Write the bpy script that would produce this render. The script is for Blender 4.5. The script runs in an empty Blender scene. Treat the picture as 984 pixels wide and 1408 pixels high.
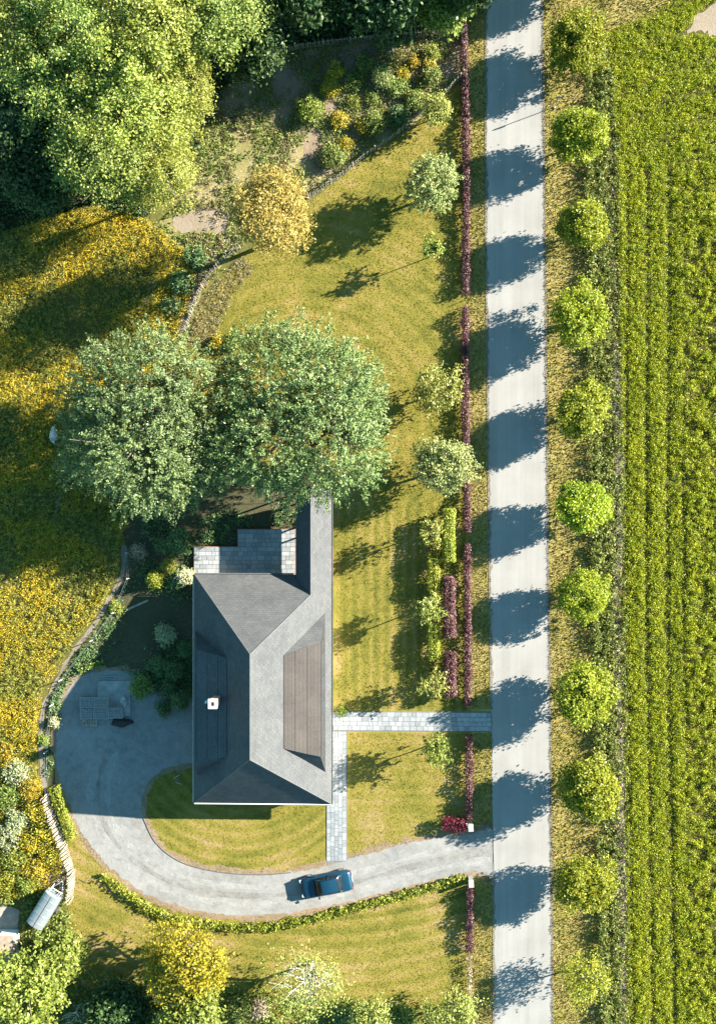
import bpy, bmesh, math, random
import numpy as np
from mathutils import Vector, Matrix

R = math.radians
scene = bpy.context.scene
COL = scene.collection

# ------------------------------------------------------------------ camera
H = 90.0                      # flying height of the camera in metres
FPX = 1500.0                  # focal length in photograph pixels (984 px wide)
TILT = math.atan(48.0 / FPX)  # the drone camera leans two degrees
cam_d = bpy.data.cameras.new('camera')
cam_d.sensor_fit = 'HORIZONTAL'
cam_d.sensor_width = 36.0
cam_d.lens = 36.0 * FPX / 984.0
cam_d.clip_end = 2000.0
cam = bpy.data.objects.new('camera', cam_d)
COL.objects.link(cam)
cam.location = (0, 0, H)
cam.rotation_euler = (0, TILT, 0)
scene.camera = cam

# ------------------------------------------------------------------ light
SUN_EL, SUN_AZ = R(24.5), R(20.0)     # sun stands 20 degrees off the +x axis
world = bpy.data.worlds.new('World')
scene.world = world
world.use_nodes = True
wn = world.node_tree.nodes
sky = wn.new('ShaderNodeTexSky')
sky.sky_type = 'NISHITA'
sky.sun_disc = False
sky.sun_elevation = SUN_EL
sky.sun_rotation = R(90) - SUN_AZ
sky.air_density = 1.0
sky.dust_density = 0.4
sky.ozone_density = 0.6
bg = wn['Background']
bg.inputs['Strength'].default_value = 0.052
tint = wn.new('ShaderNodeMix'); tint.data_type = 'RGBA'; tint.blend_type = 'MULTIPLY'   # the photograph's cool white balance
tint.inputs[0].default_value = 1.0; tint.inputs[7].default_value = (0.62, 1.16, 1.14, 1)
world.node_tree.links.new(sky.outputs[0], tint.inputs[6])
world.node_tree.links.new(tint.outputs[2], bg.inputs['Color'])
sun_d = bpy.data.lights.new('sun', 'SUN')
sun_d.energy = 5.0
sun_d.angle = R(0.53)
sun_d.color = (1.0, 0.92, 0.78)
sun = bpy.data.objects.new('sun', sun_d)
COL.objects.link(sun)
sd = Vector((math.cos(SUN_EL) * math.cos(SUN_AZ), math.cos(SUN_EL) * math.sin(SUN_AZ), math.sin(SUN_EL)))
sun.rotation_euler = sd.to_track_quat('Z', 'Y').to_euler()
sun.location = sd * 100

vs = scene.view_settings
vs.view_transform = 'Standard'
vs.look = 'None'
vs.exposure = 2.52
vs.gamma = 1.0
vs.use_curve_mapping = False

# ------------------------------------------------------------------ pixel <-> place
ct, st = math.cos(TILT), math.sin(TILT)
def P(px, py, z=0.0):
    u, v = (px - 492) / FPX, -(py - 704) / FPX
    dx, dy, dz = u * ct - st, v, -u * st - ct
    t = (z - H) / dz
    return Vector((dx * t, dy * t, z))
def to_px(x, y, z=0.0):
    """numpy: place -> photograph pixel (used only for drawing plan outlines)"""
    dz = z - H
    cx = x * ct - dz * st
    cz = x * st + dz * ct
    return 492 + FPX * cx / -cz, 704 - FPX * y / -cz
def on(px, py, zf, n=30):
    z = 3.0
    for _ in range(n):
        p = P(px, py, z)
        z = 0.5 * z + 0.5 * zf(p.x, p.y)
    return P(px, py, z)
M_PER_PX = H / FPX

# ------------------------------------------------------------------ object helpers
def link(o):
    COL.objects.link(o)
    return o
def tag(o, label=None, cat=None, group=None, kind=None):
    if label: o['label'] = label
    if cat: o['category'] = cat
    if group: o['group'] = group
    if kind: o['kind'] = kind
    return o
def empty(name, loc, rz=0.0, label=None, cat=None, group=None):
    o = link(bpy.data.objects.new(name, None))
    o.empty_display_size = 0.3
    o.location = loc
    o.rotation_euler = (0, 0, rz)
    return tag(o, label, cat, group)
def obj(name, me, parent=None, loc=None):
    o = link(bpy.data.objects.new(name, me))
    if parent: o.parent = parent
    if loc is not None: o.location = loc
    return o
def mesh_np(name, verts, faces_flat, per, mat, smooth=False):
    """verts (N,3), faces_flat (F*per) -> mesh, fast"""
    me = bpy.data.meshes.new(name)
    nv, nl = len(verts), len(faces_flat)
    nf = nl // per
    me.vertices.add(nv); me.loops.add(nl); me.polygons.add(nf)
    me.vertices.foreach_set('co', np.ascontiguousarray(verts, dtype=np.float32).ravel())
    me.loops.foreach_set('vertex_index', np.ascontiguousarray(faces_flat, dtype=np.int32).ravel())
    me.polygons.foreach_set('loop_start', np.arange(0, nl, per, dtype=np.int32))
    me.polygons.foreach_set('loop_total', np.full(nf, per, dtype=np.int32))
    if smooth: me.polygons.foreach_set('use_smooth', np.ones(nf, dtype=bool))
    me.update(calc_edges=True)
    if mat: me.materials.append(mat)
    return me
class MB:
    """collects simple shapes into one mesh"""
    def __init__(s): s.v, s.f = [], []
    def add(s, v, f):
        n = len(s.v); s.v += [tuple(p) for p in v]; s.f += [tuple(i + n for i in q) for q in f]; return s
    def box(s, x0, x1, y0, y1, z0, z1, m=None):
        v = [(x0,y0,z0),(x1,y0,z0),(x1,y1,z0),(x0,y1,z0),(x0,y0,z1),(x1,y0,z1),(x1,y1,z1),(x0,y1,z1)]
        if m is not None: v = [m @ Vector(p) for p in v]
        return s.add(v, [(3,2,1,0),(4,5,6,7),(0,1,5,4),(1,2,6,5),(2,3,7,6),(3,0,4,7)])
    def tube(s, pts, rad, n=6, cap=True):
        pts = [Vector(p) for p in pts]
        rings = []
        for i, p in enumerate(pts):
            d = (pts[min(i+1, len(pts)-1)] - pts[max(i-1, 0)])
            d = d.normalized() if d.length > 1e-6 else Vector((0,0,1))
            a = d.orthogonal().normalized(); b = d.cross(a)
            r = rad[i] if isinstance(rad, (list, tuple)) else rad
            rings.append([p + (a*math.cos(2*math.pi*k/n) + b*math.sin(2*math.pi*k/n))*r for k in range(n)])
        v = [q for r in rings for q in r]; f = []
        for i in range(len(pts)-1):
            for k in range(n):
                f.append((i*n+k, i*n+(k+1)%n, (i+1)*n+(k+1)%n, (i+1)*n+k))
        if cap:
            f.append(tuple(range(n-1, -1, -1))); f.append(tuple((len(pts)-1)*n+k for k in range(n)))
        return s.add(v, f)
    def prism(s, outline, z0, z1):
        n = len(outline)
        v = [(x, y, z0) for x, y in outline] + [(x, y, z1) for x, y in outline]
        return s.add(v, [tuple(range(n-1,-1,-1)), tuple(range(n, 2*n))] + [(i,(i+1)%n,n+(i+1)%n,n+i) for i in range(n)])
    def mesh(s, name, mat, smooth=False, bevel=0.0):
        me = bpy.data.meshes.new(name)
        me.from_pydata(s.v, [], s.f)
        if bevel or True:
            bm = bmesh.new(); bm.from_mesh(me)
            bmesh.ops.recalc_face_normals(bm, faces=bm.faces)
            if bevel: bmesh.ops.bevel(bm, geom=list(bm.edges), offset=bevel, segments=2, affect='EDGES', profile=0.5)
            bm.to_mesh(me); bm.free()
        if smooth:
            for p in me.polygons: p.use_smooth = True
        if mat: me.materials.append(mat)
        return me
    def build(s, name, mat, parent=None, smooth=False, bevel=0.0):
        return obj(name, s.mesh(name, mat, smooth, bevel), parent)

# ------------------------------------------------------------------ material helpers
def new_mat(name):
    m = bpy.data.materials.new(name); m.use_nodes = True
    nt = m.node_tree
    return m, nt, nt.nodes['Principled BSDF']
def N(nt, kind, **kw):
    n = nt.nodes.new(kind)
    for k, v in kw.items():
        if hasattr(n, k): setattr(n, k, v)
        else: n.inputs[k].default_value = v
    return n
def ramp(nt, fac, stops, interp='LINEAR'):
    r = nt.nodes.new('ShaderNodeValToRGB')
    cr = r.color_ramp; cr.interpolation = interp
    while len(cr.elements) < len(stops): cr.elements.new(0.5)
    for e, (p, c) in zip(cr.elements, stops):
        e.position = p; e.color = (*c, 1) if len(c) == 3 else c
    nt.links.new(fac, r.inputs[0])
    return r.outputs[0]
def mix(nt, fac, a, b, mode='MIX'):
    n = nt.nodes.new('ShaderNodeMix'); n.data_type = 'RGBA'; n.blend_type = mode
    for s, x in ((0, fac), (6, a), (7, b)):
        if hasattr(x, 'node') or hasattr(x, 'is_linked'): nt.links.new(x, n.inputs[s])
        elif isinstance(x, (int, float)): n.inputs[s].default_value = x
        else: n.inputs[s].default_value = (*x, 1)
    return n.outputs[2]
def math_n(nt, op, a, b=None):
    n = nt.nodes.new('ShaderNodeMath'); n.operation = op
    for i, x in enumerate((a, b)):
        if x is None: continue
        if isinstance(x, (int, float)): n.inputs[i].default_value = x
        else: nt.links.new(x, n.inputs[i])
    return n.outputs[0]
def noise(nt, co, scale, detail=4.0, rough=0.55, dist=0.0):
    n = nt.nodes.new('ShaderNodeTexNoise')
    n.inputs['Scale'].default_value = scale; n.inputs['Detail'].default_value = detail
    n.inputs['Roughness'].default_value = rough; n.inputs['Distortion'].default_value = dist
    if co is not None: nt.links.new(co, n.inputs['Vector'])
    return n.outputs['Fac']
def obj_co(nt): return nt.nodes.new('ShaderNodeTexCoord').outputs['Object']
def pos_co(nt): return nt.nodes.new('ShaderNodeNewGeometry').outputs['Position']
def bump(nt, bsdf, h, strength=0.5, dist=0.05):
    b = nt.nodes.new('ShaderNodeBump'); b.inputs['Strength'].default_value = strength; b.inputs['Distance'].default_value = dist
    nt.links.new(h, b.inputs['Height']); nt.links.new(b.outputs[0], bsdf.inputs['Normal'])
MATS = {}
def simple(name, col, rough=0.6, var=0.25, scale=3.0, metal=0.0, bumpy=0.0, spec=0.5):
    if name in MATS: return MATS[name]
    m, nt, b = new_mat(name)
    co = obj_co(nt)
    f = noise(nt, co, scale, 5)
    lo = tuple(c*(1-var) for c in col); hi = tuple(min(1, c*(1+var)) for c in col)
    nt.links.new(ramp(nt, f, [(0.3, lo), (0.7, hi)]), b.inputs['Base Color'])
    b.inputs['Roughness'].default_value = rough; b.inputs['Metallic'].default_value = metal
    b.inputs['Specular IOR Level'].default_value = spec
    if bumpy: bump(nt, b, noise(nt, co, scale*6, 5), bumpy, 0.02)
    MATS[name] = m
    return m
def ground_mat(name, stops, s1=0.35, s2=4.0, s3=14.0, bumpy=0.6, w=(0.4, 0.35, 0.25), dist=0.05):
    m, nt, b = new_mat(name)
    co = pos_co(nt)
    a, c, d = noise(nt, co, s1, 4), noise(nt, co, s2, 5, 0.65), noise(nt, co, s3, 3, 0.7)
    f = math_n(nt, 'ADD', math_n(nt, 'ADD', math_n(nt, 'MULTIPLY', a, w[0]), math_n(nt, 'MULTIPLY', c, w[1])), math_n(nt, 'MULTIPLY', d, w[2]))
    nt.links.new(ramp(nt, f, stops), b.inputs['Base Color'])
    b.inputs['Roughness'].default_value = 0.95; b.inputs['Specular IOR Level'].default_value = 0.15
    bump(nt, b, math_n(nt, 'ADD', c, d), bumpy, dist)
    MATS[name] = m
    return m
def lawn_mat(name, mode, cpx=(0, 0), wavelength=0.9, amp=0.35, dry=0.0, blades=False):
    m, nt, b = new_mat(name)
    co = pos_co(nt)
    patch = noise(nt, co, 0.22, 5, 0.6, 0.6); fine = noise(nt, co, 3.0, 5, 0.7); grain = noise(nt, co, 16.0, 2, 0.7)
    # stretched streaks of dry clippings follow the mower
    if mode == 'arc':
        c = P(*cpx)
        v = nt.nodes.new('ShaderNodeVectorMath'); v.operation = 'SUBTRACT'; nt.links.new(co, v.inputs[0]); v.inputs[1].default_value = (c.x, c.y, 0)
        l = nt.nodes.new('ShaderNodeVectorMath'); l.operation = 'LENGTH'; nt.links.new(v.outputs[0], l.inputs[0]); r = l.outputs['Value']
    else:
        sx = nt.nodes.new('ShaderNodeSeparateXYZ'); nt.links.new(co, sx.inputs[0]); r = sx.outputs[0 if mode == 'x' else 1]
    wob = math_n(nt, 'MULTIPLY', noise(nt, co, 0.6, 3), 0.5)
    rr = math_n(nt, 'ADD', r, wob)
    stripe = math_n(nt, 'MULTIPLY', math_n(nt, 'SINE', math_n(nt, 'MULTIPLY', rr, 2*math.pi/wavelength)), amp*0.085)
    n1 = nt.nodes.new('ShaderNodeTexNoise'); n1.noise_dimensions = '1D'; n1.inputs['Scale'].default_value = 2.4; n1.inputs['Detail'].default_value = 3
    nt.links.new(rr, n1.inputs['W'])
    f = math_n(nt, 'ADD', math_n(nt, 'ADD', math_n(nt, 'MULTIPLY', patch, 0.85), -0.115), math_n(nt, 'MULTIPLY', fine, 0.28))
    f = math_n(nt, 'ADD', f, math_n(nt, 'MULTIPLY', grain, 0.12))
    f = math_n(nt, 'ADD', f, math_n(nt, 'MULTIPLY', math_n(nt, 'SUBTRACT', n1.outputs['Fac'], 0.5), 0.30*amp))
    f = math_n(nt, 'ADD', math_n(nt, 'ADD', f, stripe), dry)
    colr = ramp(nt, f, [(0.30, (0.077, 0.080, 0.014)), (0.45, (0.125, 0.115, 0.019)), (0.57, (0.167, 0.138, 0.029)), (0.70, (0.212, 0.158, 0.059)), (0.82, (0.239, 0.172, 0.087))])
    if blades:
        isl = nt.nodes.new('ShaderNodeNewGeometry').outputs['Random Per Island']
        hs = nt.nodes.new('ShaderNodeHueSaturation'); nt.links.new(colr, hs.inputs['Color'])
        nt.links.new(math_n(nt, 'ADD', math_n(nt, 'MULTIPLY', isl, 0.34), 0.80), hs.inputs['Value']); colr = hs.outputs[0]
    nt.links.new(colr, b.inputs['Base Color'])
    b.inputs['Roughness'].default_value = 0.9; b.inputs['Specular IOR Level'].default_value = 0.15
    if not blades: bump(nt, b, math_n(nt, 'ADD', fine, grain), 0.22, 0.04)
    MATS[name] = m
    return m
LEAF_GAIN = 1.5
def leaf_mat(name, stops, trans=0.3, rough=0.5, objvar=0.12, clump=0.5, cscale=0.9, spec=0.3):
    """leaf colours: per-leaf chance plus clump-to-clump drift; light comes through the leaf"""
    m, nt, b = new_mat(name)
    g = nt.nodes.new('ShaderNodeNewGeometry')
    co = pos_co(nt)
    f = math_n(nt, 'ADD', math_n(nt, 'MULTIPLY', g.outputs['Random Per Island'], 1-clump), math_n(nt, 'MULTIPLY', noise(nt, co, cscale, 3), clump))
    c = ramp(nt, f, [(p, shade(k, LEAF_GAIN)) for p, k in stops])
    oi = nt.nodes.new('ShaderNodeObjectInfo')
    hs = nt.nodes.new('ShaderNodeHueSaturation'); nt.links.new(c, hs.inputs['Color'])
    nt.links.new(math_n(nt, 'ADD', math_n(nt, 'MULTIPLY', oi.outputs['Random'], 2*objvar), 1-objvar), hs.inputs['Value'])
    nt.links.new(math_n(nt, 'ADD', math_n(nt, 'MULTIPLY', oi.outputs['Random'], 0.03), 0.485), hs.inputs['Hue'])
    c = hs.outputs[0]
    nt.links.new(c, b.inputs['Base Color'])
    b.inputs['Roughness'].default_value = rough; b.inputs['Specular IOR Level'].default_value = spec
    t = nt.nodes.new('ShaderNodeBsdfTranslucent'); nt.links.new(c, t.inputs['Color'])
    mx = nt.nodes.new('ShaderNodeMixShader'); mx.inputs[0].default_value = trans
    nt.links.new(b.outputs[0], mx.inputs[1]); nt.links.new(t.outputs[0], mx.inputs[2])
    nt.links.new(mx.outputs[0], nt.nodes['Material Output'].inputs['Surface'])
    MATS[name] = m
    return m
def shade(col, k): return tuple(min(1.0, c*k) for c in col)
def greens(col, dark=0.55, light=1.35):
    return [(0.2, shade(col, dark)), (0.5, col), (0.8, shade(col, light))]

leaf_mat('leaf_street', objvar=0.2, trans=0.35, stops=[(0.2, (0.081, 0.116, 0.010)), (0.5, (0.157, 0.182, 0.012)), (0.8, (0.238, 0.248, 0.018))])
leaf_mat('leaf_street_pale', [(0.2, (0.11, 0.13, 0.012)), (0.5, (0.17, 0.175, 0.016)), (0.8, (0.24, 0.22, 0.03))], 0.4)
leaf_mat('leaf_big_blue', [(0.2, (0.032, 0.057, 0.016)), (0.5, (0.085, 0.116, 0.034)), (0.8, (0.175, 0.201, 0.080))], 0.2, 0.45, cscale=0.6)
leaf_mat('leaf_big_olive', [(0.2, (0.034, 0.052, 0.016)), (0.5, (0.082, 0.104, 0.035)), (0.8, (0.155, 0.18, 0.072))], 0.2, 0.5, cscale=0.6)
leaf_mat('leaf_wood', [(0.2, (0.086, 0.109, 0.017)), (0.5, (0.167, 0.194, 0.033)), (0.8, (0.273, 0.293, 0.068))], 0.35, cscale=0.45)
leaf_mat('leaf_wood_mid', [(0.2, (0.055, 0.085, 0.016)), (0.5, (0.115, 0.155, 0.030)), (0.8, (0.20, 0.235, 0.055))], 0.3, cscale=0.45)
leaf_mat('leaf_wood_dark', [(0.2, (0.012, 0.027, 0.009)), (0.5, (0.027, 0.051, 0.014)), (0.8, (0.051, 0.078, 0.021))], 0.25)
leaf_mat('leaf_gold', [(0.2, (0.128, 0.100, 0.020)), (0.5, (0.216, 0.168, 0.036)), (0.8, (0.288, 0.232, 0.068))], 0.35)
leaf_mat('leaf_yellow', [(0.2, (0.105, 0.10, 0.006)), (0.5, (0.20, 0.185, 0.010)), (0.8, (0.28, 0.25, 0.02))], 0.3)
leaf_mat('leaf_silver', [(0.2, (0.076, 0.093, 0.025)), (0.5, (0.146, 0.162, 0.051)), (0.8, (0.243, 0.250, 0.097))], 0.25)
leaf_mat('leaf_fresh', [(0.2, (0.066, 0.099, 0.014)), (0.5, (0.125, 0.156, 0.025)), (0.8, (0.195, 0.213, 0.045))], 0.35)
leaf_mat('leaf_apple', [(0.2, (0.085, 0.10, 0.020)), (0.5, (0.16, 0.17, 0.036)), (0.8, (0.24, 0.245, 0.065))], 0.3)
leaf_mat('leaf_hedge_green', [(0.2, (0.061, 0.079, 0.009)), (0.5, (0.129, 0.144, 0.013)), (0.8, (0.197, 0.194, 0.027))], 0.25)
leaf_mat('leaf_purple', [(0.15, (0.020, 0.009, 0.011)), (0.5, (0.060, 0.022, 0.026)), (0.85, (0.153, 0.084, 0.077))], 0.2, 0.45)
leaf_mat('leaf_crimson', [(0.15, (0.018, 0.002, 0.004)), (0.5, (0.067, 0.006, 0.013)), (0.85, (0.123, 0.018, 0.029))], 0.2, 0.45)
leaf_mat('leaf_box', [(0.2, (0.031, 0.061, 0.022)), (0.5, (0.061, 0.105, 0.036)), (0.8, (0.111, 0.160, 0.056))], 0.2)
leaf_mat('leaf_shrub', [(0.2, (0.05, 0.08, 0.018)), (0.5, (0.10, 0.135, 0.028)), (0.8, (0.17, 0.195, 0.05))], 0.25)
leaf_mat('leaf_shrub_pale', [(0.2, (0.11, 0.125, 0.06)), (0.5, (0.19, 0.21, 0.10)), (0.8, (0.32, 0.33, 0.20))], 0.25)
leaf_mat('leaf_broom', [(0.15, (0.072, 0.084, 0.017)), (0.45, (0.144, 0.141, 0.019)), (0.6, (0.274, 0.198, 0.012)), (0.85, (0.374, 0.258, 0.014))], 0.25, clump=0.65, cscale=1.6)
leaf_mat('leaf_variegated', [(0.2, (0.12, 0.14, 0.05)), (0.5, (0.26, 0.27, 0.13)), (0.75, (0.50, 0.48, 0.34))], 0.2)
leaf_mat('meadow_green', [(0.2, (0.077, 0.092, 0.015)), (0.5, (0.143, 0.149, 0.024)), (0.8, (0.220, 0.213, 0.055))], 0.3, clump=0.6, cscale=0.5)
leaf_mat('meadow_flower', [(0.1, (0.181, 0.139, 0.008)), (0.5, (0.303, 0.233, 0.010)), (0.9, (0.378, 0.312, 0.026))], 0.25, clump=0.6, cscale=0.4)
leaf_mat('dry_weed', [(0.2, (0.119, 0.098, 0.038)), (0.5, (0.175, 0.150, 0.070)), (0.8, (0.266, 0.252, 0.154))], 0.25, clump=0.55, cscale=0.7)
leaf_mat('crop_leaf', [(0.2, (0.081, 0.104, 0.008)), (0.45, (0.161, 0.173, 0.009)), (0.7, (0.237, 0.226, 0.012)), (0.9, (0.300, 0.262, 0.018))], 0.35, clump=0.55, cscale=0.8)
leaf_mat('weed_leaf', [(0.2, (0.044, 0.071, 0.018)), (0.5, (0.098, 0.127, 0.025)), (0.8, (0.184, 0.190, 0.046))], 0.25, clump=0.5, cscale=1.0)
leaf_mat('straw', [(0.2, (0.104, 0.081, 0.049)), (0.5, (0.176, 0.143, 0.091)), (0.8, (0.260, 0.221, 0.156))], 0.2)
BARK = simple('bark', (0.13, 0.105, 0.08), 0.9, 0.4, 6, bumpy=0.6)
tufts_extra = [(256, 475), (270, 425), (300, 385), (335, 350), (352, 368), (322, 405), (305, 440), (292, 475)]
BARK_PALE = simple('bark_pale', (0.40, 0.37, 0.32), 0.85, 0.3, 6, bumpy=0.5)

# ------------------------------------------------------------------ leaf geometry
def unit(a): return a / np.maximum(np.linalg.norm(a, axis=1, keepdims=True), 1e-9)
def leaf_mesh(name, pos, L, W, nrm, axis, mat, rng, fold=0.18, tri=False):
    n = len(pos)
    nrm = unit(nrm)
    axis = unit(axis - nrm * (axis * nrm).sum(1, keepdims=True))
    side = np.cross(nrm, axis)
    L = np.broadcast_to(np.asarray(L, float), (n,))[:, None]; W = np.broadcast_to(np.asarray(W, float), (n,))[:, None]
    if tri:
        v = np.empty((n, 3, 3))
        v[:, 0] = pos - axis * L * 0.45 - side * W * 0.62
        v[:, 1] = pos - axis * L * 0.45 + side * W * 0.62
        v[:, 2] = pos + axis * L * 0.60
        return mesh_np(name, v.reshape(-1, 3), np.arange(n * 3), 3, mat)
    v = np.empty((n, 4, 3))
    v[:, 0] = pos - axis * L * 0.5
    v[:, 1] = pos + side * W * 0.5 + nrm * W * fold
    v[:, 2] = pos + axis * L * 0.5
    v[:, 3] = pos - side * W * 0.5 + nrm * W * fold
    return mesh_np(name, v.reshape(-1, 3), np.arange(n * 4), 4, mat)
def rdir(rng, n): return unit(rng.normal(size=(n, 3)))
def lump(rng, k=6, f=2.4):
    """smooth random function on directions, about -1..1"""
    w = rng.normal(size=(k, 3)) * f; ph = rng.uniform(0, 6.28, k)
    return lambda d: np.sin(d @ w.T + ph).mean(1) * 1.8
def crown_pts(rng, lobes, nclump, inner=0.5, rough=0.18):
    lob = np.array(lobes, float)
    area = (lob[:, 3]*lob[:, 4] + lob[:, 4]*lob[:, 5] + lob[:, 3]*lob[:, 5])
    idx = rng.choice(len(lob), nclump, p=area/area.sum())
    d = rdir(rng, nclump)
    d[:, 2] = np.where((d[:, 2] < -0.3) & (rng.random(nclump) < 0.6), -d[:, 2], d[:, 2])
    fns = [lump(rng) for _ in lob]
    r = inner + (1 - inner) * rng.random(nclump) ** 0.6
    amp = np.zeros(nclump)
    for i, fn in enumerate(fns):
        k = idx == i
        amp[k] = fn(d[k])
    r = r * (1 + rough * amp)
    c = lob[idx, :3] + d * lob[idx, 3:6] * r[:, None]
    # thin out clumps buried deep inside another lobe
    keep = np.ones(nclump, bool)
    for i in range(len(lob)):
        q = (c - lob[i, :3]) / lob[i, 3:6]
        keep &= ~((q * q).sum(1) < (inner * 0.8) ** 2)
    cen = lob[:, :3].mean(0)
    return c[keep], d[keep], cen
def crown(name, seed, lobes, nclump, per, cr, leaf, mat, inner=0.5, rough=0.18, spray=0.0, up=0.5, aspect=0.55, flat=1.0):
    rng = np.random.default_rng(seed)
    c, d, cen = crown_pts(rng, lobes, nclump, inner, rough)
    n = len(c) * per
    cc = np.repeat(c, per, 0); dd = np.repeat(d, per, 0)
    size = np.repeat(rng.uniform(0.6, 1.35, len(c)), per)[:, None]
    off = rng.normal(size=(n, 3)) * cr * size * np.array([1, 1, flat])
    if spray:
        ax = unit(d + np.array([0, 0, 0.25]) + rng.normal(size=d.shape) * 0.35)
        axx = np.repeat(ax, per, 0)
        t = rng.uniform(-1.0, 1.0, n)[:, None] * cr * spray * size
        off = off * (0.55 - 0.3 * t / (cr * spray * size + 1e-9)).clip(0.15, 1) + axx * t
    pos = cc + off
    nrm = dd * 0.6 + np.array([0, 0, up]) + rng.normal(size=(n, 3)) * 0.75
    axis = rng.normal(size=(n, 3)) + (np.repeat(unit(d), per, 0) * (1.2 + spray * 0.3))
    L = leaf * rng.uniform(0.65, 1.35, n)
    pos[:, 2] = np.maximum(pos[:, 2], 0.06)
    return leaf_mesh(name, pos, L, L * aspect, nrm, axis, MATS[mat], rng), c
def limbs(mb, rng, base_r, h_fork, targets, sides=6, wig=0.12, trunk_top=None):
    top = trunk_top or Vector((0, 0, h_fork))
    mid = Vector((rng.uniform(-.06, .06)*h_fork, rng.uniform(-.06, .06)*h_fork, h_fork*0.5))
    mb.tube([(0, 0, -0.05), (0, 0, 0.12*h_fork), mid, top], [base_r*1.35, base_r, base_r*0.85, base_r*0.72], 8)
    for t in targets:
        t = Vector(t); s = top.lerp(mid, rng.uniform(0, 0.35))
        m1 = s.lerp(t, 0.4) + Vector(rng.normal(size=3)) * wig * (t - s).length + Vector((0, 0, 0.10*(t-s).length))
        m2 = s.lerp(t, 0.75) + Vector(rng.normal(size=3)) * wig * 0.6 * (t - s).length
        r0 = base_r * rng.uniform(0.32, 0.55)
        mb.tube([s, m1, m2, t], [r0, r0*0.7, r0*0.4, r0*0.12], sides)
        for _ in range(2):
            e = m2 + Vector(rng.normal(size=3)) * 0.22 * (t - s).length
            mb.tube([m1.lerp(m2, rng.random()), e], [r0*0.35, r0*0.08], 4, cap=False)
CACHE = {}
STYLE = {
 # key: leaf material, clumps, leaves per clump, clump radius, leaf length, keyword options
 'street':   dict(mat='leaf_street', nclump=430, per=46, cr=0.19, leaf=0.185, inner=0.42, rough=0.26),
 'street_thin': dict(mat='leaf_street_pale', nclump=170, per=16, cr=0.22, leaf=0.19, inner=0.35, rough=0.28),
 'big_blue': dict(mat='leaf_big_blue', nclump=2700, per=48, cr=0.23, leaf=0.20, inner=0.55, rough=0.18, spray=3.2, aspect=0.42),
 'big_olive': dict(mat='leaf_big_olive', nclump=2700, per=48, cr=0.23, leaf=0.195, inner=0.55, rough=0.18, spray=2.8, aspect=0.42),
 'wood':     dict(mat='leaf_wood', nclump=250, per=110, cr=0.40, leaf=0.215, inner=0.66, rough=0.34),
 'wood_mid': dict(mat='leaf_wood_mid', nclump=250, per=110, cr=0.40, leaf=0.215, inner=0.66, rough=0.34),
 'wood_dark': dict(mat='leaf_wood_dark', nclump=480, per=28, cr=0.34, leaf=0.32, inner=0.45, rough=0.3),
 'gold':     dict(mat='leaf_gold', nclump=800, per=30, cr=0.24, leaf=0.19, inner=0.35, rough=0.16),
 'yellow':   dict(mat='leaf_yellow', nclump=520, per=30, cr=0.24, leaf=0.23, inner=0.5, rough=0.2),
 'silver':   dict(mat='leaf_silver', nclump=420, per=26, cr=0.17, leaf=0.22, inner=0.3, rough=0.2, spray=2.2, aspect=0.4),
 'silver_fine': dict(mat='leaf_silver', nclump=520, per=26, cr=0.20, leaf=0.18, inner=0.35, rough=0.16),
 'fresh':    dict(mat='leaf_fresh', nclump=480, per=28, cr=0.28, leaf=0.30, inner=0.45, rough=0.25),
 'apple':    dict(mat='leaf_apple', nclump=190, per=20, cr=0.20, leaf=0.20, inner=0.3, rough=0.3),
 'sapling':  dict(mat='leaf_fresh', nclump=60, per=12, cr=0.16, leaf=0.24, inner=0.2, rough=0.35, spray=1.5),
 'loose_fresh': dict(mat='leaf_fresh', nclump=120, per=18, cr=0.15, leaf=0.19, inner=0.2, rough=0.35, spray=2.2),
 'loose':    dict(mat='leaf_apple', nclump=85, per=17, cr=0.13, leaf=0.17, inner=0.2, rough=0.4, spray=2.4),
 'half_bare': dict(mat='leaf_apple', nclump=330, per=9, cr=0.26, leaf=0.18, inner=0.3, rough=0.3),
}
def lobes_round(rng, r, rz, zc, k=5, spread=0.42):
    L = [(0, 0, zc, r*0.78, r*0.78, rz*0.85)]
    a0 = rng.uniform(0, 6.28)
    for i in range(k):
        a = a0 + i * 6.283 / k + rng.uniform(-.35, .35); q = r * spread * rng.uniform(0.8, 1.2)
        s = r * rng.uniform(0.46, 0.62)
        L.append((math.cos(a)*q, math.sin(a)*q, zc + rz*rng.uniform(-0.35, 0.45), s, s, rz*rng.uniform(0.5, 0.68)))
    return L
def tree(name, label, px, py, zc, r, rz, style, seed, group=None, nlimb=9, trunk_r=None, bark=None, rot=None, cache=None, k=5, cat='tree'):
    base = P(px, py, zc); base.z = 0
    rng = np.random.default_rng(seed)
    key = cache
    if key is None or key not in CACHE:
        lob = lobes_round(rng, r, rz, zc, k)
        me, c = crown('crown', seed, lob, **{**STYLE[style]})
        mb = MB()
        sel = c[rng.choice(len(c), min(nlimb, len(c)), replace=False)]
        cen = Vector((0, 0, zc))
        limbs(mb, rng, trunk_r or max(0.05, r*0.05), max(0.5, zc - rz*0.55), [cen.lerp(Vector(p), 0.9) for p in sel])
        tm = mb.mesh('trunk', bark or BARK, smooth=True)
        data = (me, tm, r)
        if key is not None: CACHE[key] = data
    else: data = CACHE[key]
    t = empty(name, base, rng.uniform(0, 6.28) if rot is None else rot, label, cat, group)
    t.scale = (r / data[2],) * 3
    obj('trunk', data[1], t); obj('crown', data[0], t)
    return t
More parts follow.
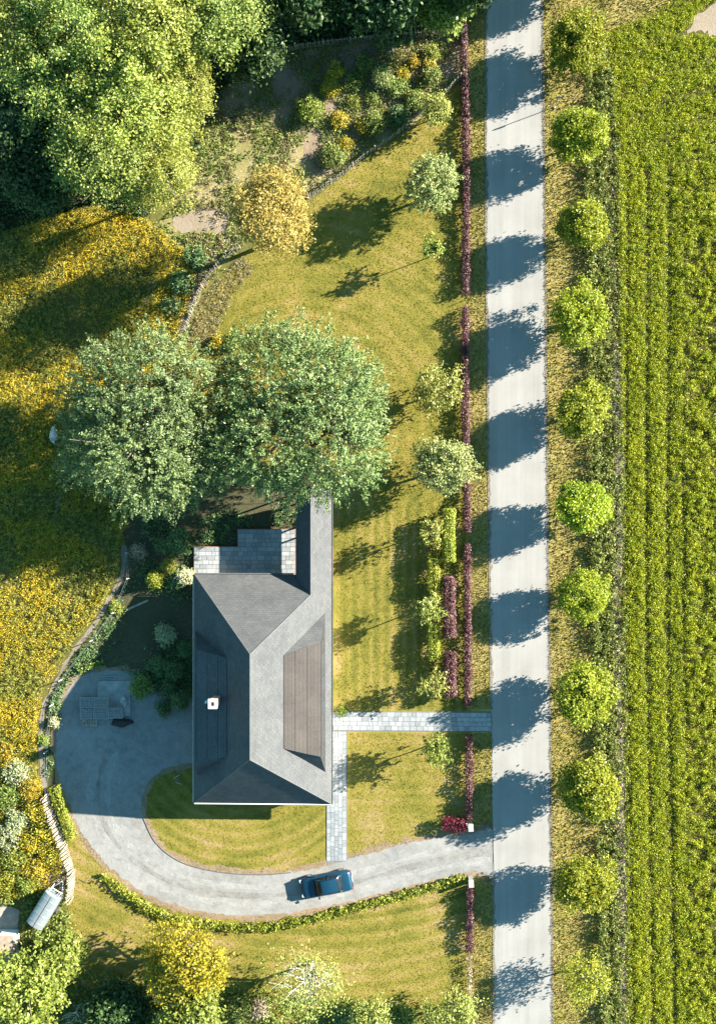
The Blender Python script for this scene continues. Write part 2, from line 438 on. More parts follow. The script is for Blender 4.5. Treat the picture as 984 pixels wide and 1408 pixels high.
def shrub(name, label, px, py, r, h, mat, seed, group=None, leaf=0.14, dens=1.0, conical=False, spray=0.0, rough=0.2, cat='shrub', cr=0.14):
    """low plant: foliage from the ground up on a few stems"""
    base = P(px, py, h*0.5); base.z = 0
    rng = np.random.default_rng(seed)
    n = int(70 * dens * max(0.25, r*h) / (leaf/0.14)) + 12
    if conical:
        lob = [(0, 0, h*(0.22+0.2*i), r*(1-0.21*i), r*(1-0.21*i), h*0.22) for i in range(4)]
    else:
        lob = [(0, 0, h*0.48, r*0.8, r*0.8, h*0.46)]
        for i in range(4):
            a = i*1.57 + rng.uniform(0, 1); q = r*0.42
            lob.append((math.cos(a)*q, math.sin(a)*q, h*rng.uniform(0.35, 0.6), r*0.55, r*0.55, h*0.36))
    me, c = crown('foliage', seed, lob, n, 22, cr, leaf, mat, inner=0.45, rough=rough, spray=spray)
    t = empty(name, base, rng.uniform(0, 6.28), label, cat, group)
    mb = MB()
    for i in range(5):
        p = c[rng.integers(len(c))]
        mb.tube([(rng.uniform(-.08, .08), rng.uniform(-.08, .08), -0.03), (p[0]*0.4, p[1]*0.4, p[2]*0.5), (p[0]*0.85, p[1]*0.85, p[2]*0.9)], [0.03, 0.022, 0.008], 5)
    mb.build('stem', BARK, t, smooth=True)
    obj('foliage', me, t)
    return t
def polyline(pts, step):
    """world polyline resampled"""
    out = []
    for a, b in zip(pts[:-1], pts[1:]):
        n = max(1, int(round((b - a).length / step)))
        for i in range(n): out.append(a.lerp(b, i / n))
    out.append(pts[-1])
    return out
def hedge(name, label, pxs, width, h, mat, seed, group=None, leaf=0.12, dens=1.0, ragged=0.12, cat='hedge', gaps=()):
    rng = np.random.default_rng(seed)
    pts = [P(x, y, h*0.8) for x, y in pxs]
    for p in pts: p.z = 0
    base = pts[0].copy()
    arr = np.array([list(p - base) for p in pts]); seg = np.linalg.norm(np.diff(arr, axis=0), axis=1); cum = np.concatenate([[0], np.cumsum(seg)])
    total = cum[-1]
    n = int(total * (width + 2*h) * 190 * dens * (0.12/leaf)**1.6)
    s = rng.uniform(0, total, n)
    ctr = np.stack([np.interp(s, cum, arr[:, i]) for i in range(3)], 1)
    i = np.clip(np.searchsorted(cum, s) - 1, 0, len(seg)-1)
    dirv = (arr[i+1] - arr[i]) / seg[i][:, None]
    side = np.stack([-dirv[:, 1], dirv[:, 0], np.zeros(n)], 1)
    ph = rng.uniform(0, 6.28, 8); fr = rng.uniform(0.6, 5.0, 8)
    def wob(off): return sum(np.sin(s*fr[j] + ph[(j+off) % 8]) for j in range(8)) / 8
    hw, hh = width/2*(1 + ragged*1.6*wob(0)), h*(1 + ragged*1.3*wob(3))
    # super-elliptic cross section, biased to the skin
    a = rng.uniform(-0.25, math.pi + 0.25, n); q = 1 - 0.9*rng.random(n)**2
    ca, sa = np.cos(a), np.sin(a)
    ex = np.sign(ca)*np.abs(ca)**0.55; ez = np.sign(sa)*np.abs(sa)**0.55
    lo = -0.15
    pos = ctr + side*(ex*hw*q)[:, None]
    pos[:, 2] = np.where(ez > 0, h*0.35 + ez*(hh - h*0.35)*q, rng.uniform(0.05, h*0.4, n))
    pos += rng.normal(size=(n, 3))*leaf*0.45
    pos[:, 2] = np.maximum(pos[:, 2], 0.04)
    keep = np.ones(n, bool)
    for g0, g1 in gaps: keep &= ~((s/total > g0) & (s/total < g1))
    nrm = side*ex[:, None]*0.7 + np.array([0, 0, 1.0])*np.clip(ez, 0.1, 1)[:, None] + rng.normal(size=(n, 3))*0.7
    L = leaf*rng.uniform(0.7, 1.5, n)
    pos, nrm, L = pos[keep], nrm[keep], L[keep]
    t = empty(name, base, 0, label, cat, group)
    obj('foliage', leaf_mesh('foliage', pos, L, L*0.6, nrm, rng.normal(size=pos.shape), MATS[mat], rng), t)
    mb = MB()
    for p in polyline([Vector(a) for a in arr], 0.55):
        q = p + Vector((rng.uniform(-.1, .1)*width, rng.uniform(-.1, .1)*width, 0))
        mb.tube([q + Vector((0, 0, -0.03)), q + Vector((rng.uniform(-.1, .1), rng.uniform(-.1, .1), h*0.75))], [0.03, 0.012], 5)
    mb.build('branches', BARK, t)
    return t

# ------------------------------------------------------------------ ground sheets
def smooth_px(pxs, closed=True, sub=6):
    n = len(pxs); out = []
    rng_ = range(n if closed else n-1)
    for i in rng_:
        p = [np.array(pxs[(i+k) % n] if closed else pxs[min(max(i+k, 0), n-1)], float) for k in (-1, 0, 1, 2)]
        for j in range(sub):
            t = j/sub
            out.append(tuple(0.5*((2*p[1]) + (p[2]-p[0])*t + (2*p[0]-5*p[1]+4*p[2]-p[3])*t*t + (3*p[1]-p[0]-3*p[2]+p[3])*t**3)))
    if not closed: out.append(tuple(pxs[-1]))
    return out
def ragged(pxs, amp, seed, step=6):
    """densify an outline and roughen it by a few pixels"""
    rng = np.random.default_rng(seed); out = []
    n = len(pxs)
    for i in range(n):
        a, b = np.array(pxs[i], float), np.array(pxs[(i+1) % n], float)
        k = max(1, int(np.linalg.norm(b-a)/step))
        for j in range(k): out.append(tuple(a + (b-a)*j/k + rng.normal(size=2)*amp))
    return out
def sheet(name, pxs, z, mat, label, world_pts=False):
    pts = [Vector((*p, z)) for p in pxs] if world_pts else [P(x, y, 0) for x, y in pxs]
    bm = bmesh.new()
    vs_ = [bm.verts.new((p.x, p.y, z)) for p in pts]
    f = bm.faces.new(vs_)
    if f.normal.z < 0 or True:
        f.normal_update()
        if f.normal.z < 0: f.normal_flip()
    bmesh.ops.triangulate(bm, faces=[f], ngon_method='BEAUTY')
    me = bpy.data.meshes.new(name); bm.to_mesh(me); bm.free()
    me.materials.append(mat)
    o = obj(name, me)
    return tag(o, label, None, None, 'structure')

# plan outlines, in photograph pixels on the ground
ROAD = [(668, -60), (745, -60), (745, 0), (749, 400), (752, 704), (756, 1000), (759, 1408), (760, 1470), (679, 1470), (678, 1408), (676, 1000), (672, 704), (668, 300), (668, 0)]
DRIVE = [(678, 1141), (655, 1144), (615, 1151), (560, 1160), (520, 1171), (476, 1182), (448, 1190), (400, 1200), (355, 1203), (300, 1199), (250, 1186), (215, 1160), (197, 1125), (195, 1098), (205, 1075), (230, 1056), (266, 1048), (290, 1040), (290, 955), (240, 960), (200, 945), (180, 925), (140, 923), (110, 931), (90, 955), (79, 1000), (78, 1050), (88, 1090), (105, 1130), (130, 1170), (160, 1200), (200, 1229), (260, 1250), (330, 1259), (400, 1255), (470, 1242), (560, 1219), (640, 1200), (660, 1200), (680, 1203)]
LAWN_N = [(258, 480), (272, 428), (300, 385), (335, 350), (400, 300), (430, 275), (500, 218), (545, 190), (590, 152), (640, 105), (668, 105), (668, 690), (457, 690), (457, 640), (262, 640)]
LAWN_E = [(456, 690), (668, 690), (674, 978), (456, 978)]
LAWN_E2 = [(462, 1003), (676, 1003), (677, 1139), (655, 1143), (615, 1150), (560, 1159), (520, 1170), (476, 1182), (462, 1186)]
LOOP = [(215, 1160), (197, 1125), (195, 1098), (205, 1075), (230, 1056), (268, 1048), (268, 1000), (460, 1000), (460, 1184), (400, 1200), (355, 1203), (300, 1199), (250, 1186)]
LAWN_S = [(85, 1140), (105, 1135), (160, 1203), (200, 1232), (260, 1253), (330, 1262), (400, 1258), (470, 1245), (560, 1222), (640, 1203), (679, 1205), (679, 1440), (60, 1440), (60, 1310), (95, 1260)]
MEADOW = [(-90, 300), (0, 320), (60, 300), (130, 285), (200, 300), (245, 335), (270, 360), (262, 410), (246, 450), (270, 520), (250, 640), (180, 690), (168, 730), (168, 775), (150, 825), (118, 870), (84, 925), (62, 965), (52, 1005), (55, 1060), (70, 1110), (86, 1165), (85, 1200), (60, 1225), (0, 1240), (-90, 1250)]
VERGE_R = [(740, -60), (900, -60), (985, -40), (900, 22), (840, 55), (815, 130), (812, 400), (815, 704), (822, 1100), (828, 1470), (758, 1470), (756, 1100), (750, 704), (747, 300)]
WEEDS = [(806, 60), (838, 60), (850, 200), (858, 700), (864, 1100), (866, 1470), (822, 1470), (816, 1000), (807, 600), (803, 300)]
CROP = [(832, 48), (900, 15), (960, -20), (1080, -60), (1080, 1470), (864, 1470), (860, 1000), (854, 600), (848, 200)]
GARDEN = [(262, 440), (280, 395), (320, 350), (350, 320), (425, 272), (460, 248), (500, 215), (540, 188), (590, 150), (634, 103), (634, 45), (560, 48), (450, 58), (380, 70), (335, 92), (290, 150), (265, 220), (240, 290), (200, 320), (230, 380)]
SOIL = [(300, 165), (292, 140), (330, 100), (380, 78), (450, 70), (560, 58), (628, 55), (628, 100), (585, 145), (520, 190), (440, 240), (400, 175), (350, 168)]
SAND = [(236, 300), (262, 288), (300, 285), (318, 300), (310, 322), (276, 318), (245, 320)]
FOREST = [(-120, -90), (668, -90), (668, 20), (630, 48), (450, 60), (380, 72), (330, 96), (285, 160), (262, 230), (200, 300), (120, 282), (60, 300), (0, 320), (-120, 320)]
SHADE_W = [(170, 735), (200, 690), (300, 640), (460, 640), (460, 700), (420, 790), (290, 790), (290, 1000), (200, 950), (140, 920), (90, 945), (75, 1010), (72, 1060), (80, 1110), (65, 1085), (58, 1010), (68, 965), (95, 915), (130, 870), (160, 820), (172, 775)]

G_GROUND = ground_mat('rough_grass', [(0.3, (0.045, 0.055, 0.014)), (0.5, (0.085, 0.085, 0.022)), (0.7, (0.15, 0.125, 0.05))])
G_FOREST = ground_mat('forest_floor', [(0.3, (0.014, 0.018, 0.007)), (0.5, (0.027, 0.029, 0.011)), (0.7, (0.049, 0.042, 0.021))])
G_MEADOW = ground_mat('meadow_floor', [(0.3, (0.05, 0.052, 0.014)), (0.5, (0.085, 0.078, 0.02)), (0.7, (0.14, 0.11, 0.03))])
G_CROP = ground_mat('crop_floor', [(0.3, (0.029, 0.033, 0.009)), (0.5, (0.055, 0.055, 0.012)), (0.7, (0.100, 0.088, 0.025))])
G_GARDEN = ground_mat('garden_floor', [(0.3, (0.098, 0.098, 0.034)), (0.48, (0.172, 0.155, 0.063)), (0.6, (0.253, 0.207, 0.115)), (0.75, (0.322, 0.265, 0.172))], s1=0.3)
G_SOIL = ground_mat('soil', [(0.3, (0.109, 0.081, 0.055)), (0.5, (0.180, 0.136, 0.096)), (0.7, (0.261, 0.207, 0.152))])
G_SAND = ground_mat('sandy_earth', [(0.3, (0.150, 0.120, 0.086)), (0.5, (0.203, 0.165, 0.124)), (0.7, (0.247, 0.206, 0.161))])
G_TRACK = ground_mat('dirt_track', [(0.3, (0.104, 0.086, 0.064)), (0.5, (0.160, 0.136, 0.108)), (0.7, (0.216, 0.188, 0.152))])
G_VERGE = ground_mat('verge_grass', [(0.30, (0.111, 0.110, 0.024)), (0.45, (0.189, 0.167, 0.041)), (0.58, (0.267, 0.213, 0.076)), (0.72, (0.376, 0.277, 0.144))], s1=0.5)
G_EDGE = ground_mat('drive_shoulder', [(0.3, (0.105, 0.081, 0.049)), (0.5, (0.182, 0.133, 0.087)), (0.7, (0.252, 0.196, 0.140))], s1=0.8)
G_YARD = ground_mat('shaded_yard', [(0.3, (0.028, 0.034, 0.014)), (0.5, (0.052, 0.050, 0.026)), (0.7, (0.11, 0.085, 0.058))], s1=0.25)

def road_material():
    m, nt, b = new_mat('road_concrete')
    co = pos_co(nt)
    mp = nt.nodes.new('ShaderNodeMapping'); mp.inputs['Scale'].default_value = (1.3, 0.035, 1)
    nt.links.new(co, mp.inputs['Vector'])
    streak = noise(nt, mp.outputs[0], 1.0, 4, 0.6); grain = noise(nt, co, 22.0, 4, 0.75); big = noise(nt, co, 0.35, 4)
    f = math_n(nt, 'ADD', math_n(nt, 'ADD', math_n(nt, 'MULTIPLY', streak, 0.36), math_n(nt, 'MULTIPLY', grain, 0.30)), math_n(nt, 'MULTIPLY', big, 0.34))
    nt.links.new(ramp(nt, f, [(0.34, (0.168, 0.163, 0.156)), (0.5, (0.215, 0.210, 0.202)), (0.64, (0.250, 0.245, 0.236))]), b.inputs['Base Color'])
    b.inputs['Roughness'].default_value = 0.9; b.inputs['Specular IOR Level'].default_value = 0.2
    bump(nt, b, grain, 0.25, 0.01)
    return m
def gravel_material():
    m, nt, b = new_mat('drive_gravel')
    co = pos_co(nt)
    grain = noise(nt, co, 18.0, 4, 0.8); mid = noise(nt, co, 1.6, 6, 0.7, 0.8); big = noise(nt, co, 0.22, 4, 0.6, 0.4)
    f = math_n(nt, 'ADD', math_n(nt, 'ADD', math_n(nt, 'MULTIPLY', grain, 0.34), math_n(nt, 'MULTIPLY', mid, 0.36)), math_n(nt, 'MULTIPLY', big, 0.30))
    c = ramp(nt, f, [(0.36, (0.110, 0.109, 0.106)), (0.5, (0.178, 0.177, 0.173)), (0.62, (0.232, 0.230, 0.225))])
    c = mix(nt, math_n(nt, 'MULTIPLY', ramp(nt, noise(nt, co, 0.5, 5, 0.65), [(0.58, (0, 0, 0)), (0.72, (1, 1, 1))]), 0.45), c, (0.173, 0.133, 0.103))
    nt.links.new(c, b.inputs['Base Color'])
    b.inputs['Roughness'].default_value = 0.95; b.inputs['Specular IOR Level'].default_value = 0.2
    bump(nt, b, math_n(nt, 'ADD', grain, mid), 0.5, 0.03)
    return m
G_ROAD, G_GRAVEL = road_material(), gravel_material()

sheet('ground', [(-400, -400), (400, -400), (400, 400), (-400, 400)], 0.0, G_GROUND, 'rough grassy ground under the whole garden', True)
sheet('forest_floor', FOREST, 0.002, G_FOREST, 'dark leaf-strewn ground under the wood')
sheet('meadow', smooth_px(MEADOW), 0.004, G_MEADOW, 'wild flower meadow beside the curved track')
sheet('crop_field', CROP, 0.004, G_CROP, 'green crop field beyond the street trees')
sheet('weed_strip', ragged(WEEDS, 1.5, 4), 0.008, G_CROP, 'weedy bank between grass verge and crop field')
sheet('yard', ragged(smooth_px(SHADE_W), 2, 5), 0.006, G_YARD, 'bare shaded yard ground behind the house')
sheet('vegetable_garden', ragged(smooth_px(GARDEN), 2, 1), 0.008, G_GARDEN, 'dry weedy garden ground inside the picket fences')
sheet('garden_soil', ragged(smooth_px(SOIL), 2.5, 2), 0.012, G_SOIL, 'brown soil of the fenced garden beds')
sheet('sandy_patch', ragged(smooth_px(SAND), 2, 3), 0.014, G_SAND, 'pale sandy patch beside the golden tree')
sheet('lawn_north', LAWN_N, 0.010, lawn_mat('lawn_north', 'arc', (415, 600), 1.25, 0.5, 0.0), 'mown lawn between the big trees and garden fence')
sheet('lawn_east', LAWN_E, 0.012, lawn_mat('lawn_east', 'x', (0, 0), 0.9, 0.8, 0.0), 'striped lawn between house and clipped hedges')
sheet('lawn_path', LAWN_E2, 0.012, lawn_mat('lawn_path', 'y', (0, 0), 1.0, 0.4, 0.03), 'small lawn between stone path and driveway')
sheet('lawn_loop', LOOP, 0.012, lawn_mat('lawn_loop', 'arc', (330, 1000), 1.0, 0.75, 0.02), 'rounded lawn inside the bend of the driveway')
sheet('lawn_south', LAWN_S, 0.010, lawn_mat('lawn_south', 'arc', (430, 640), 1.15, 0.8, 0.04), 'striped lawn beyond the curved driveway hedge')
sheet('verge', ragged(VERGE_R, 0.8, 7), 0.014, G_VERGE, 'dry grass verge under the street trees')
VERGE_L = [(644, -60), (669, -60), (669, 0), (669, 300), (673, 704), (677, 1000), (678, 1140), (650, 1144), (646, 900), (640, 400), (638, 0)]
sheet('verge_strip', VERGE_L, 0.014, G_VERGE, 'narrow grass strip between purple hedge and road')
VERGE_L2 = [(648, 1205), (680, 1203), (680, 1470), (648, 1470)]
sheet('verge_strip', VERGE_L2, 0.014, G_VERGE, 'narrow grass strip beyond the driveway entrance')
def grow(pxs, d):
    a = np.array(pxs, float); n = len(a)
    t = np.roll(a, -1, 0) - np.roll(a, 1, 0); nn = np.stack([t[:, 1], -t[:, 0]], 1); nn /= np.maximum(np.linalg.norm(nn, axis=1, keepdims=True), 1e-6)
    area = 0.5*np.sum(a[:, 0]*np.roll(a[:, 1], -1) - np.roll(a[:, 0], -1)*a[:, 1])
    return [tuple(p) for p in a + nn*d*(1 if area > 0 else -1)]
DRV = smooth_px(DRIVE, sub=5)
sheet('drive_shoulder', ragged(grow(DRV, 7), 2.2, 8), 0.018, G_EDGE, 'brown leaf-littered shoulder of the driveway')
sheet('driveway', ragged(DRV, 1.1, 9, 4), 0.024, G_GRAVEL, 'pale gravel driveway curving round the house')
G_RUT = ground_mat('packed_gravel', [(0.36, (0.135, 0.133, 0.130)), (0.5, (0.200, 0.198, 0.193)), (0.62, (0.245, 0.243, 0.237))], s1=0.8, s2=2.5)
G_RUTD = ground_mat('loose_gravel', [(0.36, (0.105, 0.100, 0.094)), (0.5, (0.160, 0.154, 0.146)), (0.62, (0.21, 0.204, 0.195))], s1=0.8, s2=2.5)
CLN = [(672, 1170), (600, 1183), (520, 1205), (450, 1222), (380, 1231), (310, 1230), (240, 1215), (180, 1180), (145, 1135), (135, 1080), (150, 1030)]
def shift(pxs, d):
    a = np.array(pxs, float); t = np.gradient(a, axis=0); nn = np.stack([-t[:, 1], t[:, 0]], 1); nn /= np.linalg.norm(nn, axis=1, keepdims=True)
    return [tuple(p) for p in a + nn*d]
def track(name, pxs, w0, z, mat, label, seed):
    c = np.array(smooth_px(pxs, False, 5)); t = np.gradient(c, axis=0); nn = np.stack([-t[:, 1], t[:, 0]], 1); nn /= np.linalg.norm(nn, axis=1, keepdims=True)
    rng = np.random.default_rng(seed)
    w = w0*(1 + 0.35*rng.normal(size=len(c)))[:, None].clip(0.3, 2)
    sheet(name, [tuple(p) for p in c + nn*w] + [tuple(p) for p in (c - nn*w)[::-1]], z, mat, label)
for d, lb in ((-12, 'inner'), (12, 'outer')): track('tyre_track', shift(CLN, d), 3.6, 0.028, G_RUT, lb + ' pale tyre track packed into the driveway gravel', 71 + d)
track('gravel_ridge', CLN, 3.4, 0.031, G_RUTD, 'looser darker gravel between the tyre tracks', 75)
sheet('road', ragged(ROAD, 0.35, 10, 8), 0.034, G_ROAD, 'straight pale concrete lane')
track('footpath', [(171, 750), (168, 790), (150, 825), (128, 862), (100, 897), (78, 935), (62, 968), (56, 1005), (58, 1060), (66, 1105), (80, 1140)], 3.0, 0.016, G_TRACK, 'thin worn dirt footpath along the flower meadow', 11)
track('footpath', [(322, 335), (300, 352), (280, 375), (265, 405), (254, 440), (245, 462)], 4.2, 0.020, G_TRACK, 'dirt footpath beside the short curved picket fence', 12)
track('footpath', [(262, 320), (245, 345), (225, 372), (205, 400), (190, 440)], 2.0, 0.018, G_TRACK, 'faint trodden path through the shaded meadow', 13)
track('footpath', [(95, 640), (80, 690), (70, 740)], 1.6, 0.018, G_TRACK, 'faint trodden path near the grazing sheep', 14)
track('bare_strip', [(846, 470), (850, 560), (853, 650), (852, 740), (846, 820), (848, 900), (852, 1020), (854, 1120), (857, 1300), (856, 1440)], 4.5, 0.016, G_TRACK, 'dry straw-covered strip along the crop edge', 15)
sheet('sandy_field_corner', ragged(smooth_px([(945, 40), (965, 15), (1000, 0), (1060, 5), (1060, 45), (985, 48), (960, 42)]), 2, 16), 0.020, G_SAND, 'bare pale earth at the corner of the crop field')
sheet('concrete_pad', [(-40, 1246), (14, 1247), (27, 1252), (24, 1282), (-40, 1285)], 0.016, simple('pad_concrete', (0.245, 0.211, 0.184), 0.9, 0.25, 2, bumpy=0.3), 'pinkish concrete pad beside the arched trailer')
G_RIM = ground_mat('road_grit', [(0.3, (0.085, 0.078, 0.062)), (0.5, (0.145, 0.132, 0.108)), (0.7, (0.205, 0.19, 0.165))], s1=1.2, s2=6)
def rim(pts, w, seed, label):
    rg = np.random.default_rng(seed); out, inn = [], []
    pts = polyline([V3(x, y) for x, y in pts], 5.0)
    for p in pts:
        out.append((p.x - np.sign(w)*2.0, p.y)); inn.append((p.x + w*max(0.12, 0.5 + 0.55*rg.normal()), p.y))
    sheet('road_edge', out + inn[::-1], 0.038, G_RIM, label)
def V3(x, y): return Vector((x, y, 0))
rim([(668, -60), (668, 300), (672, 704), (675.5, 975)], 2.6, 81, 'gritty crumbling road edge along the purple hedge')
rim([(679, 1206), (678.6, 1408), (679, 1470)], 2.6, 82, 'gritty crumbling road edge beyond the driveway')
rim([(745, -60), (745, 0), (749, 400), (752, 704), (756, 1000), (759, 1408), (760, 1470)], -2.8, 83, 'gritty crumbling road edge along the street trees')
# seam between drive and road
mbk = MB(); a, b_ = P(677.5, 1139), P(679, 1206)
mbk.tube([(a.x, a.y, 0.03), (b_.x, b_.y, 0.03)], 0.03, 6)
tag(mbk.build('kerb', simple('kerb_dark', (0.10, 0.095, 0.09), 0.9)), 'thin dark drainage seam where driveway meets lane', None, None, 'structure')
mbk = MB(); pts = [P(x, y, 0) for x, y in smooth_px([(197, 1125), (215, 1160), (250, 1186), (300, 1199), (355, 1203), (400, 1200)], False)]
for p in pts: p.z = 0.04
mbk.tube(pts, 0.035, 6)
tag(mbk.build('lawn_edging', simple('edging_dark', (0.07, 0.065, 0.06), 0.9)), 'dark edging strip round the rounded lawn', None, None, 'structure')

# ------------------------------------------------------------------ scattered low vegetation ("stuff")
def inpoly(x, y, poly):
    x, y = np.asarray(x), np.asarray(y); r = np.zeros(len(x), bool)
    p = np.asarray(poly, float); j = len(p)-1
    for i in range(len(p)):
        xi, yi, xj, yj = *p[i], *p[j]
        c = ((yi > y) != (yj > y)) & (x < (xj-xi)*(y-yi)/((yj-yi) if yj != yi else 1e-9) + xi)
        r ^= c; j = i
    return r
def vnoise(x, y, s, seed):
    rng = np.random.default_rng(seed); g = rng.random((64, 64))
    u, v = x/s, y/s; i, j = np.floor(u).astype(int), np.floor(v).astype(int); fu, fv = u-i, v-j
    fu, fv = fu*fu*(3-2*fu), fv*fv*(3-2*fv); i %= 64; j %= 64; i2, j2 = (i+1) % 64, (j+1) % 64
    return (g[i, j]*(1-fu) + g[i2, j]*fu)*(1-fv) + (g[i, j2]*(1-fu) + g[i2, j2]*fu)*fv
def scatter_px(rng, poly, dens, excl=(), prob=None):
    """random ground points inside a plan outline; dens per square metre"""
    p = np.array(poly); x0, y0 = p.min(0); x1, y1 = p.max(0)
    x0, y0, x1, y1 = max(x0, -60), max(y0, -60), min(x1, 1008), min(y1, 1470)
    n = int((x1-x0)*(y1-y0)*M_PER_PX**2*dens)
    x, y = rng.uniform(x0, x1, n), rng.uniform(y0, y1, n)
    k = inpoly(x, y, poly)
    for e in excl: k &= ~inpoly(x, y, e)
    x, y = x[k], y[k]
    if prob is not None:
        k = rng.random(len(x)) < prob(x, y); x, y = x[k], y[k]
    u, v = (x-492)/FPX, -(y-704)/FPX
    dx, dz = u*ct - st, -u*st - ct
    t = -H/dz
    return np.stack([dx*t, v*t, np.zeros(len(x))], 1), x, y
def tufts(name, label, cat, poly, dens, per, spread, hgt, leaf, mat, seed, excl=(), prob=None, hfun=None, aspect=0.45, up=0.6, upright=0.0):
    rng = np.random.default_rng(seed)
    c, px, py = scatter_px(rng, poly, dens, excl, prob)
    h = hgt*rng.uniform(0.5, 1.3, len(c))
    if hfun is not None: h = h*hfun(px, py)
    n = len(c)*per
    cc = np.repeat(c, per, 0); hh = np.repeat(h, per)
    off = rng.normal(size=(n, 3))*spread; off[:, 2] = 0
    z = hh*(1 - rng.random(n)**1.8*0.85)*np.exp(-((off[:, 0]**2 + off[:, 1]**2)/(2*(spread*1.9)**2)))
    pos = cc + off; pos[:, 2] = z + 0.03
    nrm = rng.normal(size=(n, 3))*0.8 + np.array([0, 0, up]) + off*(1.2/spread)*0.5
    axis = rng.normal(size=(n, 3)) + np.array([0, 0, upright])
    L = leaf*rng.uniform(0.6, 1.4, n)
    o = obj(name, leaf_mesh(name, pos, L, L*aspect, nrm, axis, MATS[mat], rng, tri=leaf < 0.17))
    return tag(o, label, cat, None, 'stuff')
HOUSE_PX = [(280, 782), (400, 782), (400, 660), (462, 660), (462, 1095), (280, 1095)]
PATIO_PX = [(266, 748), (322, 748), (324, 724), (460, 724), (460, 795), (266, 795)]
PATH_PX = [(446, 975), (680, 975), (680, 1008), (480, 1008), (480, 1186), (446, 1190)]
DRV_IN = grow(DRV, -2)
def blades(name, label, poly, dens, mat, seed, h=0.034, excl=()):
    rng = np.random.default_rng(seed)
    c, _, _ = scatter_px(rng, poly, dens, excl)
    n = len(c)
    d = rng.uniform(0, 6.28, n); w = rng.uniform(0.02, 0.05, n); hh = h*rng.uniform(0.5, 1.6, n)
    s = np.stack([np.cos(d)*w, np.sin(d)*w, np.zeros(n)], 1)
    lean = rng.normal(size=(n, 3))*0.5; lean[:, 2] = 1
    v = np.empty((n, 3, 3)); b0 = c + np.array([0, 0, 0.012])
    v[:, 0] = b0 - s; v[:, 1] = b0 + s; v[:, 2] = b0 + lean*hh[:, None]
    o = obj(name, mesh_np(name, v.reshape(-1, 3), np.arange(n*3), 3, mat))
    return tag(o, label, 'grass', None, 'stuff')
LEX = (DRV_IN, PATH_PX, PATIO_PX, HOUSE_PX)
blades('lawn_grass', 'short mown grass of the lawn by the garden fence', LAWN_N, 130, lawn_mat('blade_north', 'arc', (415, 600), 1.25, 0.5, 0.01, True), 21, excl=LEX)
blades('lawn_grass', 'short mown grass between house and clipped hedges', LAWN_E, 130, lawn_mat('blade_east', 'x', (0, 0), 0.9, 0.8, 0.02, True), 22, excl=LEX)
blades('lawn_grass', 'short mown grass between stone path and driveway', LAWN_E2, 130, lawn_mat('blade_path', 'y', (0, 0), 1.0, 0.4, 0.05, True), 23, excl=LEX)
blades('lawn_grass', 'short mown grass inside the driveway bend', LOOP, 130, lawn_mat('blade_loop', 'arc', (330, 1000), 1.0, 0.75, 0.04, True), 24, excl=LEX)
blades('lawn_grass', 'short mown grass beyond the curved driveway hedge', LAWN_S, 130, lawn_mat('blade_south', 'arc', (430, 640), 1.15, 0.8, 0.06, True), 25, excl=LEX)
vb = lawn_mat('blade_verge', 'x', (0, 0), 0.5, 0.4, 0.09, True)
blades('verge_grass', 'dry tufted grass under the street trees', VERGE_R, 130, vb, 26, 0.11, (grow(ROAD, -1),))
blades('verge_grass', 'dry tufted grass between purple hedge and road', VERGE_L, 130, vb, 27, 0.10, (PATH_PX, grow(ROAD, -1)))
blades('verge_grass', 'dry tufted grass beyond the driveway mouth', VERGE_L2, 130, vb, 28, 0.10, (DRV_IN, grow(ROAD, -1)))

TRK = [(165, 750), (177, 750), (172, 800), (150, 840), (110, 895), (85, 938), (68, 970), (63, 1005), (63, 1060), (80, 1120), (66, 1120), (52, 1060), (50, 1005), (56, 965), (72, 930), (95, 893), (125, 855), (146, 820), (163, 785)]
def mprob(x, y): return np.clip(0.35 + 1.3*(vnoise(x, y, 34, 5) - 0.25), 0.1, 1)
def fprob(x, y): return np.clip(3.4*(0.7*vnoise(x, y*1.6, 58, 6) + 0.3*vnoise(x, y, 14, 7) - 0.40) + 0.25*((y > 800) & (y < 1010)), 0.03, 1)
tufts('meadow_grass', 'tall green growth of the wild flower meadow', 'meadow', MEADOW, 34, 10, 0.11, 0.44, 0.155, 'meadow_green', 31, (TRK,), mprob, aspect=0.3, upright=0.6)
tufts('meadow_flowers', 'dense golden yellow flowers of the meadow', 'flowers', MEADOW, 58, 7, 0.11, 0.50, 0.074, 'meadow_flower', 32, (TRK,), fprob, aspect=0.8, up=1.2)
tufts('dry_weeds', 'pale dry weeds inside the fenced garden', 'weeds', GARDEN, 26, 9, 0.10, 0.22, 0.14, 'dry_weed', 33, (), lambda x, y: np.where(inpoly(x, y, SAND), 0.25, 1)*np.clip(2.2*(vnoise(x, y, 26, 8) - 0.3), 0, 1)*np.where((x < 440) & (y > 150), 1, 0.25))
tufts('dry_grass', 'tan dry grass beside the short curved picket fence', 'grass', tufts_extra, 40, 8, 0.10, 0.16, 0.15, 'dry_weed', 44, aspect=0.2, upright=0.5)
tufts('garden_weeds', 'low green weeds inside the fenced garden', 'weeds', GARDEN, 22, 9, 0.13, 0.26, 0.15, 'leaf_shrub', 34, (SAND,), lambda x, y: np.clip(2.4*(vnoise(x, y, 24, 9) - 0.35) + 0.35*(x > 430), 0, 1))
tufts('garden_flowers', 'small yellow flowers scattered over the garden beds', 'flowers', GARDEN, 14, 7, 0.13, 0.4, 0.10, 'leaf_broom', 43, (SAND,), lambda x, y: np.clip(3.0*(vnoise(x, y, 20, 19) - 0.5), 0, 1)*(x > 430))
